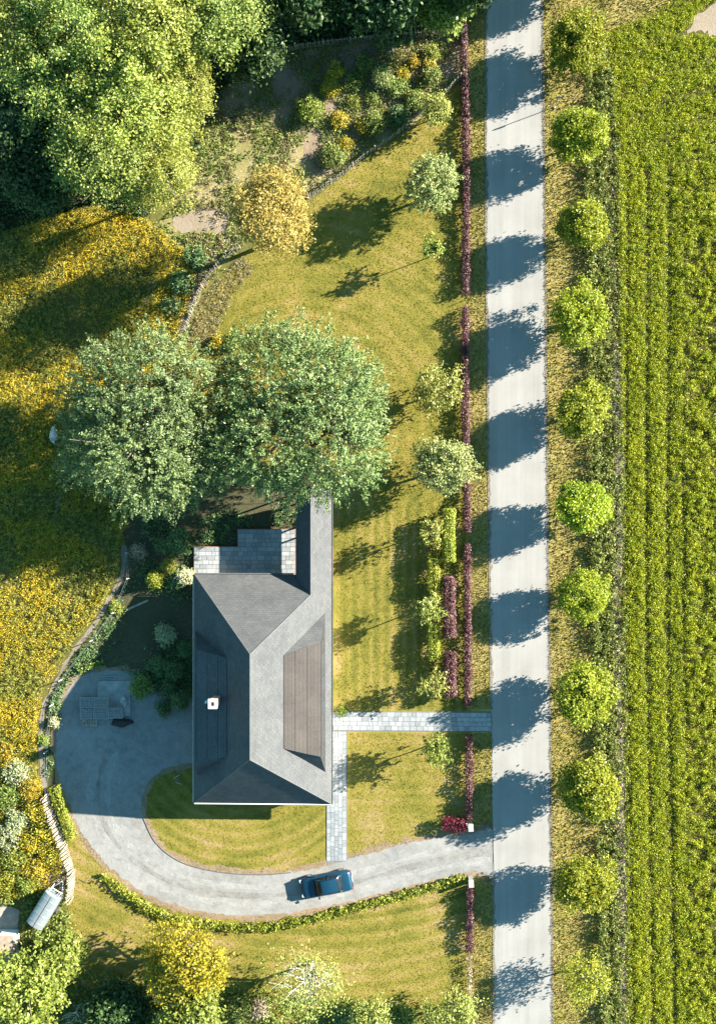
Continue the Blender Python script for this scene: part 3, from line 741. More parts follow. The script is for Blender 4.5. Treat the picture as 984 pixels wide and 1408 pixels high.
def rows(x, y):
    """crop rows run along the lane with two wheel tracks"""
    d = 2.5*np.sin(y/170.0) + (y-700)*0.006
    k = np.ones(len(x))
    for c, w in ((862, 3), (890, 4.5), (919, 5.0), (941, 3.0)): k *= 1 - 0.98*np.exp(-((x-d-c)/w)**2)
    return np.where(y < 230, 0.45 + 0.9*(np.sin((x*0.35 + y)/7.0 + 2.5*vnoise(x, y, 40, 3)) > -0.35), k)
def chgt(x, y): return 0.65 + 0.6*vnoise(x, y, 11, 12) + 0.3*vnoise(x, y*0.15, 13, 22) + 0.15*(x > 930)
FIELD_BARE = [(935, 46), (962, 12), (1000, -5), (1060, 0), (1060, 50), (985, 52)]
CROP_A = [(832, 48), (900, 15), (960, -20), (1080, -60), (1080, 240), (938, 240), (941, 700), (946, 1470), (864, 1470), (860, 1000), (854, 600), (848, 200)]
CROP_B = [(938, 240), (1080, 240), (1080, 1470), (946, 1470), (941, 700)]
tufts('crop_plants', 'leafy yellow-green crop plants in rows beside the bank', 'crop', CROP_A, 44, 16, 0.12, 0.28, 0.10, 'crop_leaf', 35, (FIELD_BARE,), lambda x, y: rows(x, y)*np.clip(0.62 + vnoise(x, y, 9, 13)*0.9, 0, 1), chgt, aspect=0.45)
tufts('clumped_crop_plants', 'large clumped crop plants with dark gaps far from the lane', 'crop', CROP_B, 19, 30, 0.13, 0.38, 0.105, 'crop_leaf', 42, (), lambda x, y: np.clip(2.0*(vnoise(x, y, 10, 13) - 0.15), 0.08, 1), chgt, aspect=0.5)
tufts('crop_undergrowth', 'low grass between the crop rows', 'grass', CROP, 26, 4, 0.12, 0.14, 0.16, 'crop_leaf', 36, (FIELD_BARE,), lambda x, y: 0.08 + 0.7*np.clip(rows(x, y), 0, 1), aspect=0.3)
tufts('bank_weeds', 'dark green weeds on the bank beside the verge', 'weeds', WEEDS, 34, 14, 0.13, 0.62, 0.165, 'weed_leaf', 37, (), lambda x, y: np.clip(0.45 + 1.6*(vnoise(x, y, 22, 14) - 0.15), 0.15, 1)*np.where(x > 838 + (y-500)*0.015, 0.35, 1), lambda x, y: np.where(x < 818 + (y-500)*0.018, 1.5, 0.9))
tufts('dry_straw', 'pale dry straw lying along the crop edge', 'straw', [(832, 180), (856, 180), (864, 700), (866, 1470), (838, 1470), (834, 700)], 22, 7, 0.12, 0.16, 0.26, 'straw', 38, (), lambda x, y: np.clip(2.2*(vnoise(x, y, 20, 15) - 0.35) + 0.4*(y > 480), 0, 1)*np.exp(-((x - 846 - (y-700)*0.008)/7.0)**2), aspect=0.18)
tufts('wood_undergrowth', 'dark leafy undergrowth below the wood', 'undergrowth', FOREST, 7, 18, 0.26, 0.8, 0.28, 'leaf_wood_dark', 39, (), lambda x, y: np.clip(0.4 + vnoise(x, y, 40, 16), 0, 1))
tufts('yard_weeds', 'low dark weeds behind the house', 'weeds', SHADE_W, 26, 9, 0.15, 0.24, 0.16, 'leaf_box', 40, (DRV_IN, PATIO_PX, HOUSE_PX, TRK), lambda x, y: np.clip(2.4*(vnoise(x, y, 36, 17) - 0.28) + 0.25*(x < 110), 0, 1))
CORNER = [(-60, 1235), (60, 1222), (92, 1240), (100, 1300), (110, 1330), (420, 1370), (520, 1375), (600, 1390), (645, 1390), (645, 1470), (-60, 1470)]
tufts('corner_undergrowth', 'green undergrowth below the trees by the trailer', 'undergrowth', CORNER, 8, 14, 0.22, 0.5, 0.22, 'leaf_shrub', 41, ([(-60, 1240), (32, 1244), (30, 1310), (-60, 1310)], [(44, 1255), (68, 1218), (88, 1228), (62, 1277)]), lambda x, y: np.clip(0.4 + vnoise(x, y, 30, 18), 0, 1))

# ------------------------------------------------------------------ house
def slate_material(name, base, var, row=0.22, w=0.35):
    m, nt, b = new_mat(name)
    uv = nt.nodes.new('ShaderNodeTexCoord').outputs['UV']
    br = nt.nodes.new('ShaderNodeTexBrick'); nt.links.new(uv, br.inputs['Vector'])
    br.inputs['Scale'].default_value = 1.0; br.inputs['Brick Width'].default_value = w; br.inputs['Row Height'].default_value = row
    br.inputs['Mortar Size'].default_value = 0.014; br.inputs['Mortar Smooth'].default_value = 0.3; br.inputs['Bias'].default_value = 0.0
    br.inputs['Color1'].default_value = (*shade(base, 1-var), 1); br.inputs['Color2'].default_value = (*shade(base, 1+var), 1)
    br.inputs['Mortar'].default_value = (*shade(base, 0.68), 1)
    co = pos_co(nt)
    n1, n2 = noise(nt, co, 0.5, 5, 0.65), noise(nt, co, 7.0, 4, 0.7)
    c = mix(nt, 1.0, br.outputs['Color'], ramp(nt, n1, [(0.3, (0.84, 0.84, 0.85)), (0.7, (1.12, 1.11, 1.09))]), 'MULTIPLY')
    c = mix(nt, 1.0, c, ramp(nt, n2, [(0.3, (0.86, 0.86, 0.86)), (0.7, (1.1, 1.1, 1.1))]), 'MULTIPLY')
    st_ = ramp(nt, noise(nt, co, 1.3, 6, 0.75, 0.5), [(0.60, (0, 0, 0)), (0.72, (1, 1, 1))])
    c = mix(nt, math_n(nt, 'MULTIPLY', st_, 0.35), c, shade(base, 0.55))
    nt.links.new(c, b.inputs['Base Color'])
    b.inputs['Roughness'].default_value = 0.7; b.inputs['Specular IOR Level'].default_value = 0.0
    bump(nt, b, br.outputs['Fac'], -0.35, 0.02)
    return m
SLATE = slate_material('roof_slate', (0.080, 0.083, 0.088), 0.09)
SHEET = slate_material('dormer_felt', (0.062, 0.056, 0.0535), 0.05, 0.30, 5.0)
WHITE = simple('white_paint', (0.540, 0.532, 0.510), 0.6, 0.08)
PLASTER = simple('house_plaster', (0.62, 0.58, 0.52), 0.9, 0.12, 2, bumpy=0.2)
ZINC = simple('zinc', (0.231, 0.245, 0.252), 0.45, 0.15, 3, metal=0.3)
DARKM = simple('dark_metal', (0.035, 0.037, 0.04), 0.5, 0.2)
LEAD = simple('lead_cap', (0.07, 0.073, 0.077), 0.6, 0.15)
GLASS = simple('window_glass', (0.02, 0.026, 0.03), 0.06, 0.1, spec=0.8)
WOOD = simple('weathered_wood', (0.27, 0.22, 0.17), 0.85, 0.35, 5, bumpy=0.4)
PALE_WOOD = simple('pale_wood', (0.202, 0.185, 0.157), 0.85, 0.25, 5, bumpy=0.4)

ZE, ZR = 2.65, 8.55
XW, XE = P(267, 940, ZE).x, P(455.5, 940, ZE).x
YN, YS = P(330, 790, ZE).y, P(360, 1105, ZE).y
RN, RS = P(343.5, 900, ZR), P(343.5, 1045, ZR)
XM = RN.x
SE_, SW_ = (ZR-ZE)/(XE-XM), (ZR-ZE)/(XM-XW)
zE = lambda x, y=0: ZE + (XE-x)*SE_
zW = lambda x, y=0: ZE + (x-XW)*SW_
house = empty('house', ((XW+XE)/2, (YN+YS)/2, 0), 0, 'large hipped house with grey slate roof, dormers and white chimney', 'house')
HO = house.location.copy()
def hpart(name, faces, mat, parent=None, thick=0.0, uv_up=None):
    """faces: lists of world points; planar uv along each slope"""
    me = bpy.data.meshes.new(name)
    v, f = [], []
    for fc in faces:
        i = len(v); v += [tuple(Vector(p) - HO) for p in fc]; f.append(tuple(range(i, i+len(fc))))
    me.from_pydata(v, [], f)
    me.update()
    uvl = me.uv_layers.new(name='slope')
    for pl in me.polygons:
        n = pl.normal
        if n.z < 0: pl.flip()
        n = pl.normal.copy()
        if n.z < 0: n = -n
        e = Vector((0, 0, 1)).cross(n)
        e = e.normalized() if e.length > 1e-4 else Vector((1, 0, 0))
        u = n.cross(e)
        for li in pl.loop_indices:
            c = me.vertices[me.loops[li].vertex_index].co
            uvl.data[li].uv = (c.dot(e), c.dot(u))
    me.materials.append(mat)
    o = obj(name, me, parent or house)
    if thick:
        md = o.modifiers.new('thickness', 'SOLIDIFY'); md.thickness = thick; md.offset = -1
    return o
V = Vector
# covered walkway wing: its ridge lies on the east slope
xr = P(427, 750, 4.0).x; ZWR = zE(xr)
xr = P(427, 750, ZWR).x; ZWR = zE(xr)
YWE = P(440, 668, 3).y
tt = (XE-xr)/(XE-XM); YH = YN + (RN.y-YN)*tt
xwe = P(406.5, 740, 2.9).x
zwl = ZWR - (xr-xwe)*SE_*0.98
sN = (ZR-ZE)/(YN-RN.y)
yv = YN - (zwl-ZE)/sN
east = [V((XE, YS, ZE)), V((XE, YWE, ZE)), V((xr, YWE, ZWR)), V((xr, YH, ZWR)), RN, RS]
north = [V((XW, YN, ZE)), V((XE-0.05, YN, ZE)), V((xr, YH, ZWR)), RN]
west = [V((XW, YN, ZE)), RN, RS, V((XW, YS, ZE))]
south = [V((XW, YS, ZE)), RS, V((XE, YS, ZE))]
wingw = [V((xr, YH, ZWR)), V((xr, YWE, ZWR)), V((xwe, YWE, zwl)), V((xwe, yv, zwl))]
for nm, fc in (('roof_slope', east), ('roof_slope', north), ('roof_slope', west), ('roof_slope', south), ('walkway_roof', wingw)):
    hpart(nm, [fc], SLATE, thick=0.12)
# ridge and hip caps
for a, b_ in ((RN, RS), (RS, V((XE, YS, ZE))), (RS, V((XW, YS, ZE))), (RN, V((XW, YN, ZE))), (RN, V((xr, YH, ZWR))), (V((xr, YH, ZWR)), V((xr, YWE, ZWR)))):
    MB().tube([a-HO, b_-HO], 0.04, 6).build('ridge_cap', LEAD, house)
# gutters
def bar(name, a, b_, r, mat, parent=house): return MB().tube([V(a)-HO, V(b_)-HO], r, 6).build(name, mat, parent)
bar('gutter', (XE+0.07, YS-0.05, ZE-0.05), (XE+0.07, YWE, ZE-0.05), 0.06, DARKM)
bar('gutter', (XW, YS-0.06, ZE-0.05), (XE, YS-0.06, ZE-0.05), 0.06, WHITE)
bar('gutter', (XW-0.07, YS, ZE-0.05), (XW-0.07, YN, ZE-0.05), 0.06, ZINC)
bar('gutter', (XW, YN+0.06, ZE-0.05), (xwe-0.2, YN+0.06, ZE-0.05), 0.06, LEAD)
# walls with openings
wx0, wx1, wy0, wy1 = XW+0.5-HO.x, XE-0.5-HO.x, YS+0.5-HO.y, YN-0.5-HO.y
mb = MB().box(wx0, wx1, wy0, wy1, 0, ZE+0.25)
mb.build('wall', PLASTER, house)
def window(x, y, w, h, z, axis, out):
    mb, g = MB(), MB()
    if axis == 'x':   # wall facing +-x
        for (a0, a1, b0, b1) in ((-w/2, w/2, 0, .07), (-w/2, w/2, h-.07, h), (-w/2, -w/2+.07, .07, h-.07), (w/2-.07, w/2, .07, h-.07), (-.03, .03, .07, h-.07)):
            mb.box(x-0.03, x+0.05*out, y+a0, y+a1, z+b0, z+b1)
        g.box(x-0.02, x+0.015*out, y-w/2+.07, y+w/2-.07, z+.07, z+h-.07)
    else:
        for (a0, a1, b0, b1) in ((-w/2, w/2, 0, .07), (-w/2, w/2, h-.07, h), (-w/2, -w/2+.07, .07, h-.07), (w/2-.07, w/2, .07, h-.07), (-.03, .03, .07, h-.07)):
            mb.box(x+a0, x+a1, y-0.03, y+0.05*out, z+b0, z+b1)
        g.box(x-w/2+.07, x+w/2-.07, y-0.02, y+0.015*out, z+.07, z+h-.07)
    f = mb.build('window', WHITE, house); g.build('pane', GLASS, f)
for fy in (0.12, 0.3, 0.68, 0.86): window(wx1, wy0+(wy1-wy0)*fy, 1.3, 1.25, 0.85, 'x', 1)
for fy in (0.2, 0.5, 0.8): window(wx0, wy0+(wy1-wy0)*fy, 1.3, 1.25, 0.85, 'x', -1)
for fx in (0.25, 0.72): window(wx0+(wx1-wx0)*fx, wy0, 1.5, 1.25, 0.85, 'y', -1)
window(wx0+(wx1-wx0)*0.3, wy1, 2.2, 2.0, 0.05, 'y', 1)
dr = MB().box(wx1-0.02, wx1+0.05, wy0+(wy1-wy0)*0.5-.5, wy0+(wy1-wy0)*0.5+.5, 0.02, 2.1).build('door', simple('door_paint', (0.05, 0.07, 0.06), 0.4), house)
MB().box(wx1+0.05, wx1+0.1, wy0+(wy1-wy0)*0.5+.32, wy0+(wy1-wy0)*0.5+.38, 0.95, 1.08).build('handle', ZINC, dr)
# posts of the covered walkway
for y in (YN+3.9, YWE-0.4):
    for x, zt in ((XE-0.25, ZE+0.05), (xwe+0.2, zwl-0.02)):
        MB().box(x-HO.x-.06, x-HO.x+.06, y-HO.y-.06, y-HO.y+.06, 0, zt).build('post', WOOD, house)
for x, z in ((XE-0.25, ZE-0.02), (xwe+0.2, zwl-0.1)):
    MB().box(x-HO.x-.05, x-HO.x+.05, YN+0.6-HO.y, YWE-0.1-HO.y, z-0.12, z).build('beam', WOOD, house)
# east shed dormer with splayed cheeks and felt roof strips
def dormer(sgn, zf, A0, A1, B0, B1, C0, C1, drop):
    a0, a1 = on(*A0, zf), on(*A1, zf)
    zb = a0.z - drop
    b0, b1 = P(*B0, zb), P(*B1, zb)
    bx = 0.5*(b0.x+b1.x); b0.x = b1.x = bx
    ax = 0.5*(a0.x+a1.x); az = 0.5*(a0.z+a1.z); a0.x = a1.x = ax; a0.z = a1.z = az
    c0, c1 = on(*C0, zf), on(*C1, zf)
    up = V((0, 0, 0.03))
    c0, c1 = c0+up*0.2, c1+up*0.2
    d = empty('dormer', (0, 0, 0)); d.parent = house
    hpart('cheek', [[a0, b0, c0]], SLATE, d)
    hpart('cheek', [[a1, c1, b1]], SLATE, d)
    hpart('front', [[b0, b1, c1, c0]], simple('dormer_front', (0.025, 0.026, 0.028), 0.6), d)
    lift = V((0, 0, 0.05))
    cuts = [0, 0.3, 0.64, 1.0]
    over = V((0.12*sgn, 0, -0.12*drop/abs(bx-ax)))
    for i in range(3):
        s, t = cuts[i], cuts[i+1]
        e = 0.02
        q = [a0.lerp(b0, s), a0.lerp(b0, t), a1.lerp(b1, t), a1.lerp(b1, s)]
        sx = V((1, 0, 0))*0.012*sgn
        hpart('roof_sheet', [[q[0]+lift+sx, q[1]+lift-sx + (over if i == 2 else V()), q[2]+lift-sx + (over if i == 2 else V()), q[3]+lift+sx]], SHEET if sgn > 0 else SLATE, d, thick=0.05)
    hpart('roof_deck', [[a0+up*.5, b0+up*.5, b1+up*.5, a1+up*.5]], LEAD, d)
    for k in range(4):
        t = (k+0.5)/4; m = b0.lerp(b1, 0.1+0.8*t); lo = c0.lerp(c1, 0.18+0.64*t)
        w = V((0, 0.55, 0)); o_ = V((0.03*sgn, 0, 0))
        p0, p1 = m.lerp(lo, 0.25)+o_, m.lerp(lo, 0.8)+o_
        hpart('window', [[p0-w, p0+w, p1+w, p1-w]], GLASS, d, thick=0.02)
    MB().tube([b0+over+lift*1.3-HO, b1+over+lift*1.3-HO], 0.035, 6).build('edge_trim', LEAD, d)
dormer(1, zE, (390, 901), (390, 1029.5), (440.5, 882), (440.5, 1041), (446.5, 843), (447.5, 1062), 1.05)
dormer(-1, zW, (312, 905), (312, 1040), (270, 893), (270, 1050), (268.5, 868), (271, 1066), 0.75)
# chimney
ch = P(292, 968.5, 8.3)-HO
c = MB()
s = 0.27
c.box(ch.x-s, ch.x+s, ch.y-s, ch.y+s, 4.2, 8.02)
chim = c.build('chimney', simple('chimney_brick', (0.34, 0.22, 0.18), 0.9, 0.3, 4, bumpy=0.4), house)
c = MB()
for x0, x1, y0, y1 in ((-.33, -.13, -.36, .36), (.13, .33, -.36, .36), (-.13, .13, -.36, -.16), (-.13, .13, .16, .36)):
    c.box(ch.x+x0, ch.x+x1, ch.y+y0, ch.y+y1, 8.02, 8.28)
c.build('chimney_cap', WHITE, chim)
MB().box(ch.x-.12, ch.x+.12, ch.y-.15, ch.y+.15, 8.0, 8.06).build('flue', DARKM, chim)
vp = P(283, 966, 7.4)-HO
MB().tube([(vp.x, vp.y, 4.2), (vp.x, vp.y, 7.4)], 0.10, 8).build('vent_pipe', WHITE, house)

# ------------------------------------------------------------------ paving slabs
def slab_material():
    m, nt, b = new_mat('paving_stone')
    oi = nt.nodes.new('ShaderNodeObjectInfo'); co = pos_co(nt)
    c = ramp(nt, oi.outputs['Random'], [(0.0, (0.150, 0.166, 0.180)), (0.5, (0.205, 0.220, 0.232)), (1.0, (0.250, 0.262, 0.270))])
    c = mix(nt, 1.0, c, ramp(nt, noise(nt, co, 4.0, 5, 0.7), [(0.3, (0.82, 0.82, 0.82)), (0.7, (1.12, 1.12, 1.12))]), 'MULTIPLY')
    nt.links.new(c, b.inputs['Base Color']); b.inputs['Roughness'].default_value = 0.75
    bump(nt, b, noise(nt, co, 12, 4), 0.2, 0.01)
    return m
PAVE = slab_material()
GROUT = simple('paving_bed', (0.113, 0.113, 0.110), 0.95, 0.2, 6)
slab_me = MB().box(-.5, .5, -.5, .5, 0, 1).mesh('slab', PAVE, bevel=0.0)
def paving(parent, x0, x1, y0, y1, course, seed, along='x', z=0.03):
    rng = random.Random(seed); z0, th = z, 0.03
    a0, a1, c0, c1 = (x0, x1, y0, y1) if along == 'x' else (y0, y1, x0, x1)
    nc = max(1, round((c1-c0)/course)); cw = (c1-c0)/nc
    for i in range(nc):
        p = a0
        while p < a1-0.05:
            w = course*rng.uniform(0.8, 1.9)
            if a1-p-w < course*0.5: w = a1-p
            q = link(bpy.data.objects.new('slab', slab_me)); q.parent = parent
            ca, cc = p+w/2, c0+cw*(i+0.5)
            q.location = (ca, cc, z0) if along == 'x' else (cc, ca, z0)
            g = 0.025
            q.scale = (w-g, cw-g, th+rng.uniform(0, .008)) if along == 'x' else (cw-g, w-g, th+rng.uniform(0, .008))
            p += w
pa, pb = P(452, 979), P(675, 1005.5); pc, pd = P(449, 1005.5), P(476, 1184)
pp = sheet('stone_path', [(449, 978), (675.5, 978), (675.5, 1006.5), (477, 1006.5), (477, 1184), (449, 1190)], 0.026, GROUT, 'pale stone slab path from house door to lane and driveway')
paving(pp, pa.x, pb.x, pb.y, pa.y, 0.34, 3, 'x')
paving(pp, pc.x, pd.x, pd.y, pc.y-0.02, 0.34, 4, 'y')
qa, qb, qc = P(268, 752), P(406, 800), P(328, 728)
PZ = 0.42
pt = MB()
for x0, x1, y0, y1 in ((qa.x-.05, P(458, 790).x, qb.y, qa.y+.05), (qc.x-.05, P(407, 740).x, qa.y+.05, qc.y+.05)): pt.box(x0, x1, y0, y1, 0.0, PZ)
pt = pt.build('patio', simple('plinth_brick', (0.17, 0.10, 0.075), 0.9, 0.3, 5, bumpy=0.3))
tag(pt, 'raised paved patio in front of the covered walkway', None, None, 'structure')
paving(pt, qa.x, qb.x, qb.y, qa.y, 0.38, 5, 'x', PZ+0.002)
paving(pt, qc.x, qb.x, qa.y+0.02, qc.y, 0.38, 6, 'x', PZ+0.002)

# ------------------------------------------------------------------ fences
def picket_mesh(h, w=0.055, t=0.022):
    return MB().add([(-w/2, -t, -0.02), (w/2, -t, -0.02), (w/2, t, -0.02), (-w/2, t, -0.02), (-w/2, -t, h*.94), (w/2, -t, h*.94), (w/2, t, h*.94), (-w/2, t, h*.94), (0, -t, h), (0, t, h)],
        [(3,2,1,0),(0,1,5,8,4),(2,3,7,9,6),(1,2,6,9,8,5),(3,0,4,8,9,7)]).mesh('picket', None)
def fence(name, label, pxs, h, spacing, mat, seed, tilt=0.0, post_every=2.2, group=None):
    rng = random.Random(seed)
    pts = [P(x, y, 0) for x, y in smooth_px(pxs, False, 4)]
    path = polyline(pts, spacing)
    # even spacing along the whole run
    out, acc = [path[0]], 0.0
    for a, b in zip(path[:-1], path[1:]):
        acc += (b-a).length
        if acc >= spacing*0.98: out.append(b); acc = 0
    f = empty(name, pts[0], 0, label, 'fence', group)
    me = picket_mesh(h); me.materials.append(mat)
    pm = MB().tube([(0, 0, -0.05), (0, 0, h+0.08)], [0.05, 0.045], 7).mesh('post', WOOD)
    d = 0
    for i, p in enumerate(out):
        t = out[min(i+1, len(out)-1)] - out[max(i-1, 0)]
        ang = math.atan2(t.y, t.x)
        o = link(bpy.data.objects.new('picket', me)); o.parent = f; o.location = p - pts[0]
        o.rotation_euler = (tilt + rng.uniform(-.07, .07), rng.uniform(-.06, .06), ang)
        o.scale = (1, 1, rng.uniform(0.9, 1.06))
    run = 0; last = None
    for p in path:
        if last is None or (p-last).length > post_every:
            o = link(bpy.data.objects.new('post', pm)); o.parent = f; o.location = p - pts[0] + V((0.05, 0.05, 0)); last = p
            o.rotation_euler = (tilt*0.6, 0, 0)
    for k in (0.25, 0.78):
        mb = MB(); line = []
        for i, p in enumerate(out[::3] + [out[-1]]):
            t = out[min(3*i+1, len(out)-1)] - out[min(max(3*i-1, 0), len(out)-2)]
            nrm = V((t.y, -t.x, 0)).normalized() if t.length > 0 else V((0, 0, 0))
            line.append(p - pts[0] + nrm*(math.sin(tilt)*h*k) + V((0, 0, h*k*math.cos(tilt))))
        mb.tube(line, 0.014, 5).build('rail', mat, f)
    return f
fence('picket_fence', 'grey picket fence between vegetable garden and lawn', [(424, 274), (445, 258), (470, 242), (500, 217), (540, 190), (575, 160), (605, 135), (634, 106)], 1.1, 0.18, PALE_WOOD, 1)
fence('picket_fence', 'short picket fence running beside the purple road hedge', [(636, 104), (637, 80), (634, 55), (632, 47)], 1.1, 0.18, PALE_WOOD, 2)
fence('picket_fence', 'shaded picket fence along the edge of the wood', [(632, 46), (600, 49), (560, 51), (500, 57), (450, 62), (400, 70), (360, 82), (338, 95)], 1.1, 0.18, WOOD, 3)
fence('picket_fence', 'short curved picket fence beside the dirt footpath', [(330, 342), (308, 358), (288, 380), (272, 408), (262, 436), (256, 455)], 1.2, 0.16, PALE_WOOD, 4)
fence('picket_fence', 'leaning pale paling fence beside the flower bushes and trailer', [(67, 1092), (74, 1115), (83, 1140), (92, 1163), (99, 1185), (103, 1205), (100, 1235)], 1.35, 0.075, PALE_WOOD, 5, tilt=0.2)
# wire fence beside the footpath
wpx = [(177, 760), (178, 795), (158, 842), (128, 880), (86, 934), (74, 968), (66, 1032), (67, 1090)]
wf = empty('wire_fence', P(*wpx[0]), 0, 'thin wire fence on pale posts along the footpath', 'fence')
wp = [P(*q) - P(*wpx[0]) for q in wpx]
pm = MB().tube([(0, 0, -0.05), (0.02, 0, 1.15)], [0.04, 0.036], 8).mesh('post', simple('pale_post', (0.422, 0.394, 0.340), 0.8, 0.15))
for p in wp: obj('post', pm, wf, p)
for z in (0.45, 1.0): MB().tube([p+V((0.02, 0, z)) for p in wp], 0.009, 4).build('wire', ZINC, wf)

# ------------------------------------------------------------------ hedges
hedge('purple_hedge', 'long purple-leaved hedge beside the lane, up to the stone path', [(636, 30), (640, 130), (641, 260), (640, 400), (639, 520), (641, 640), (642, 760), (643, 860), (643, 972)], 0.56, 1.0, 'leaf_purple', 51, ragged=0.42, dens=1.1, gaps=((0.395, 0.415), (0.745, 0.762)))
hedge('purple_hedge', 'purple-leaved hedge between stone path and crimson hedge', [(645, 1012), (645, 1060), (645, 1105), (645, 1126)], 0.52, 1.0, 'leaf_purple', 52, ragged=0.4)
hedge('purple_hedge', 'purple-leaved hedge beside lane, behind the driveway white post', [(646, 1222), (646, 1270), (645, 1312)], 0.52, 1.0, 'leaf_purple', 53, ragged=0.4)
hedge('thin_hedge', 'thin half-bare brownish hedge end behind the purple hedge', [(645, 1316), (645, 1360), (645, 1400)], 0.4, 0.75, 'straw', 54, dens=0.4)
hedge('crimson_hedge', 'short dark crimson hedge beside the driveway gravel', [(608, 1134), (626, 1135), (642, 1136)], 1.05, 1.25, 'leaf_crimson', 55, leaf=0.13)
hedge('clipped_hedge', 'longest clipped yellow-green hedge block under the silvery tree', [(618, 700), (617, 735), (618, 772)], 0.92, 2.1, 'leaf_hedge_green', 56, ragged=0.06, dens=1.7)
hedge('clipped_hedge', 'short clipped yellow-green hedge block between two small trees', [(595, 761), (596, 790), (596, 813)], 0.95, 1.55, 'leaf_hedge_green', 57, ragged=0.06, dens=1.7)
hedge('clipped_hedge', 'clipped yellow-green hedge block running from a small tree towards the path', [(596, 858), (596, 885), (597, 908)], 0.95, 1.55, 'leaf_hedge_green', 58, ragged=0.06, dens=1.7)
hedge('clipped_purple_hedge', 'longer clipped purple hedge block on the lawn', [(618, 794), (618, 835), (619, 876)], 0.9, 1.95, 'leaf_purple', 59, ragged=0.08, dens=1.5)
hedge('clipped_purple_hedge', 'shorter clipped purple hedge block near the stone path', [(619, 897), (619, 930), (620, 958)], 0.9, 1.95, 'leaf_purple', 60, ragged=0.08, dens=1.5)
hedge('driveway_hedge', 'low leafy hedge following the outer curve of the driveway', [(140, 1205), (165, 1224), (195, 1245), (230, 1262), (275, 1271), (320, 1276), (370, 1276), (420, 1267), (470, 1254), (530, 1239), (590, 1222), (640, 1208)], 0.62, 0.5, 'leaf_hedge_green', 61, leaf=0.17, ragged=0.35)
hedge('yard_hedge', 'bright yellow-green hedge between picket fence and courtyard', [(73, 1082), (80, 1105), (90, 1132), (98, 1155)], 0.95, 0.9, 'leaf_hedge_green', 62, ragged=0.2)
hedge('low_hedge', 'low green hedge at the shaded top of the courtyard', [(108, 924), (122, 917), (142, 912)], 0.5, 0.5, 'leaf_shrub', 63, ragged=0.3)
# gate posts
for (x, y, lb) in ((646, 1209, 'white masonry gate post at the end of the leafy driveway hedge'), (645.5, 1133, 'white masonry gate post at the end of the crimson hedge')):
    g = empty('gate_post', P(x, y, 0), 0.06, lb, 'post')
    MB().box(-.17, .17, -.26, .26, -0.02, 1.15).build('pillar', simple('post_render', (0.25, 0.245, 0.235), 0.85, 0.15, 4), g, bevel=0.015)
    MB().box(-.21, .21, -.31, .31, 1.15, 1.23).build('cap', simple('post_render', (0.25, 0.245, 0.235), 0.85, 0.15, 4), g, bevel=0.02)

# ------------------------------------------------------------------ street trees along the verge
ST = [(793, -48, 2.3, 'leafy street tree nearest the wood at the end of the row', 'street'),
 (794, 60, 2.5, 'large round street tree with two bare stakes beside it', 'street'),
 (792, 188, 2.35, 'round street tree just beyond the small road sign', 'street'),
 (799, 311, 2.05, 'smaller street tree, second one beyond the road sign', 'street'),
 (796, 437, 2.6, 'broad street tree, third one beyond the road sign', 'street'),
 (801, 564, 2.3, 'round street tree, fourth one beyond the road sign', 'street'),
 (799, 697, 2.15, 'small tight street tree standing opposite the long clipped hedge', 'street'),
 (801, 817, 2.15, 'street tree standing opposite the purple clipped hedge blocks', 'street'),
 (803, 956, 2.55, 'street tree with jagged outline opposite the stone path', 'street'),
 (807, 1082, 2.5, 'street tree between the stone path and driveway entrance', 'street'),
 (802, 1216, 2.5, 'dense round street tree directly opposite the driveway entrance', 'street'),
 (802, 1347, 2.3, 'thin pale yellow-green street tree with sparse leaves', 'street_thin')]
for i, (x, y, r, lb, sty) in enumerate(ST):
    t = tree('street_tree', lb, x, y, 2.75, r*1.0, 1.95, sty, 100+i, 'street trees along the verge', nlimb=10, trunk_r=0.09, cache=(sty, i % 6), k=6)
    q = np.random.default_rng(i+7).uniform(0.93, 1.08, 3); t.scale = (t.scale[0]*q[0], t.scale[1]*q[1], t.scale[2]*q[2])
# stakes and sign
for (x, y, lb) in ((788, 105, 'thin tall stake beside the large street tree, inner one'), (786, 114, 'thin tall stake near the large street tree, lower one')):
    t = MB().tube([(0, 0, -0.05), (0.04, 0.01, 1.0), (0.05, 0.03, 2.3)], [0.035, 0.032, 0.028], 7).build('tree_stake', WOOD); t.location = P(x, y, 0)
    tag(t, lb, 'stake', 'stakes beside the street tree')
sg = empty('road_sign', P(762, 147, 0), 0.15, 'small grey road sign on a thin post at the lane edge', 'sign')
MB().tube([(0, 0, -0.05), (0, 0, 2.45)], 0.032, 8).build('post', ZINC, sg)
pl = MB(); n = 20
ring = [(0.26*math.cos(2*math.pi*k/n), 0.26*math.sin(2*math.pi*k/n)) for k in range(n)]
pl.add([(x, -0.03, 2.25+z) for x, z in ring] + [(x, -0.045, 2.25+z) for x, z in ring], [tuple(range(n)), tuple(range(2*n-1, n-1, -1))] + [(k, n+k, n+(k+1) % n, (k+1) % n) for k in range(n)])
pl.build('plate', ZINC, sg)
MB().tube([(0, 0, -0.02), (0, 0, 0.12)], [0.12, 0.10], 8).build('base', simple('base_concrete', (0.4, 0.39, 0.37), 0.9), sg)

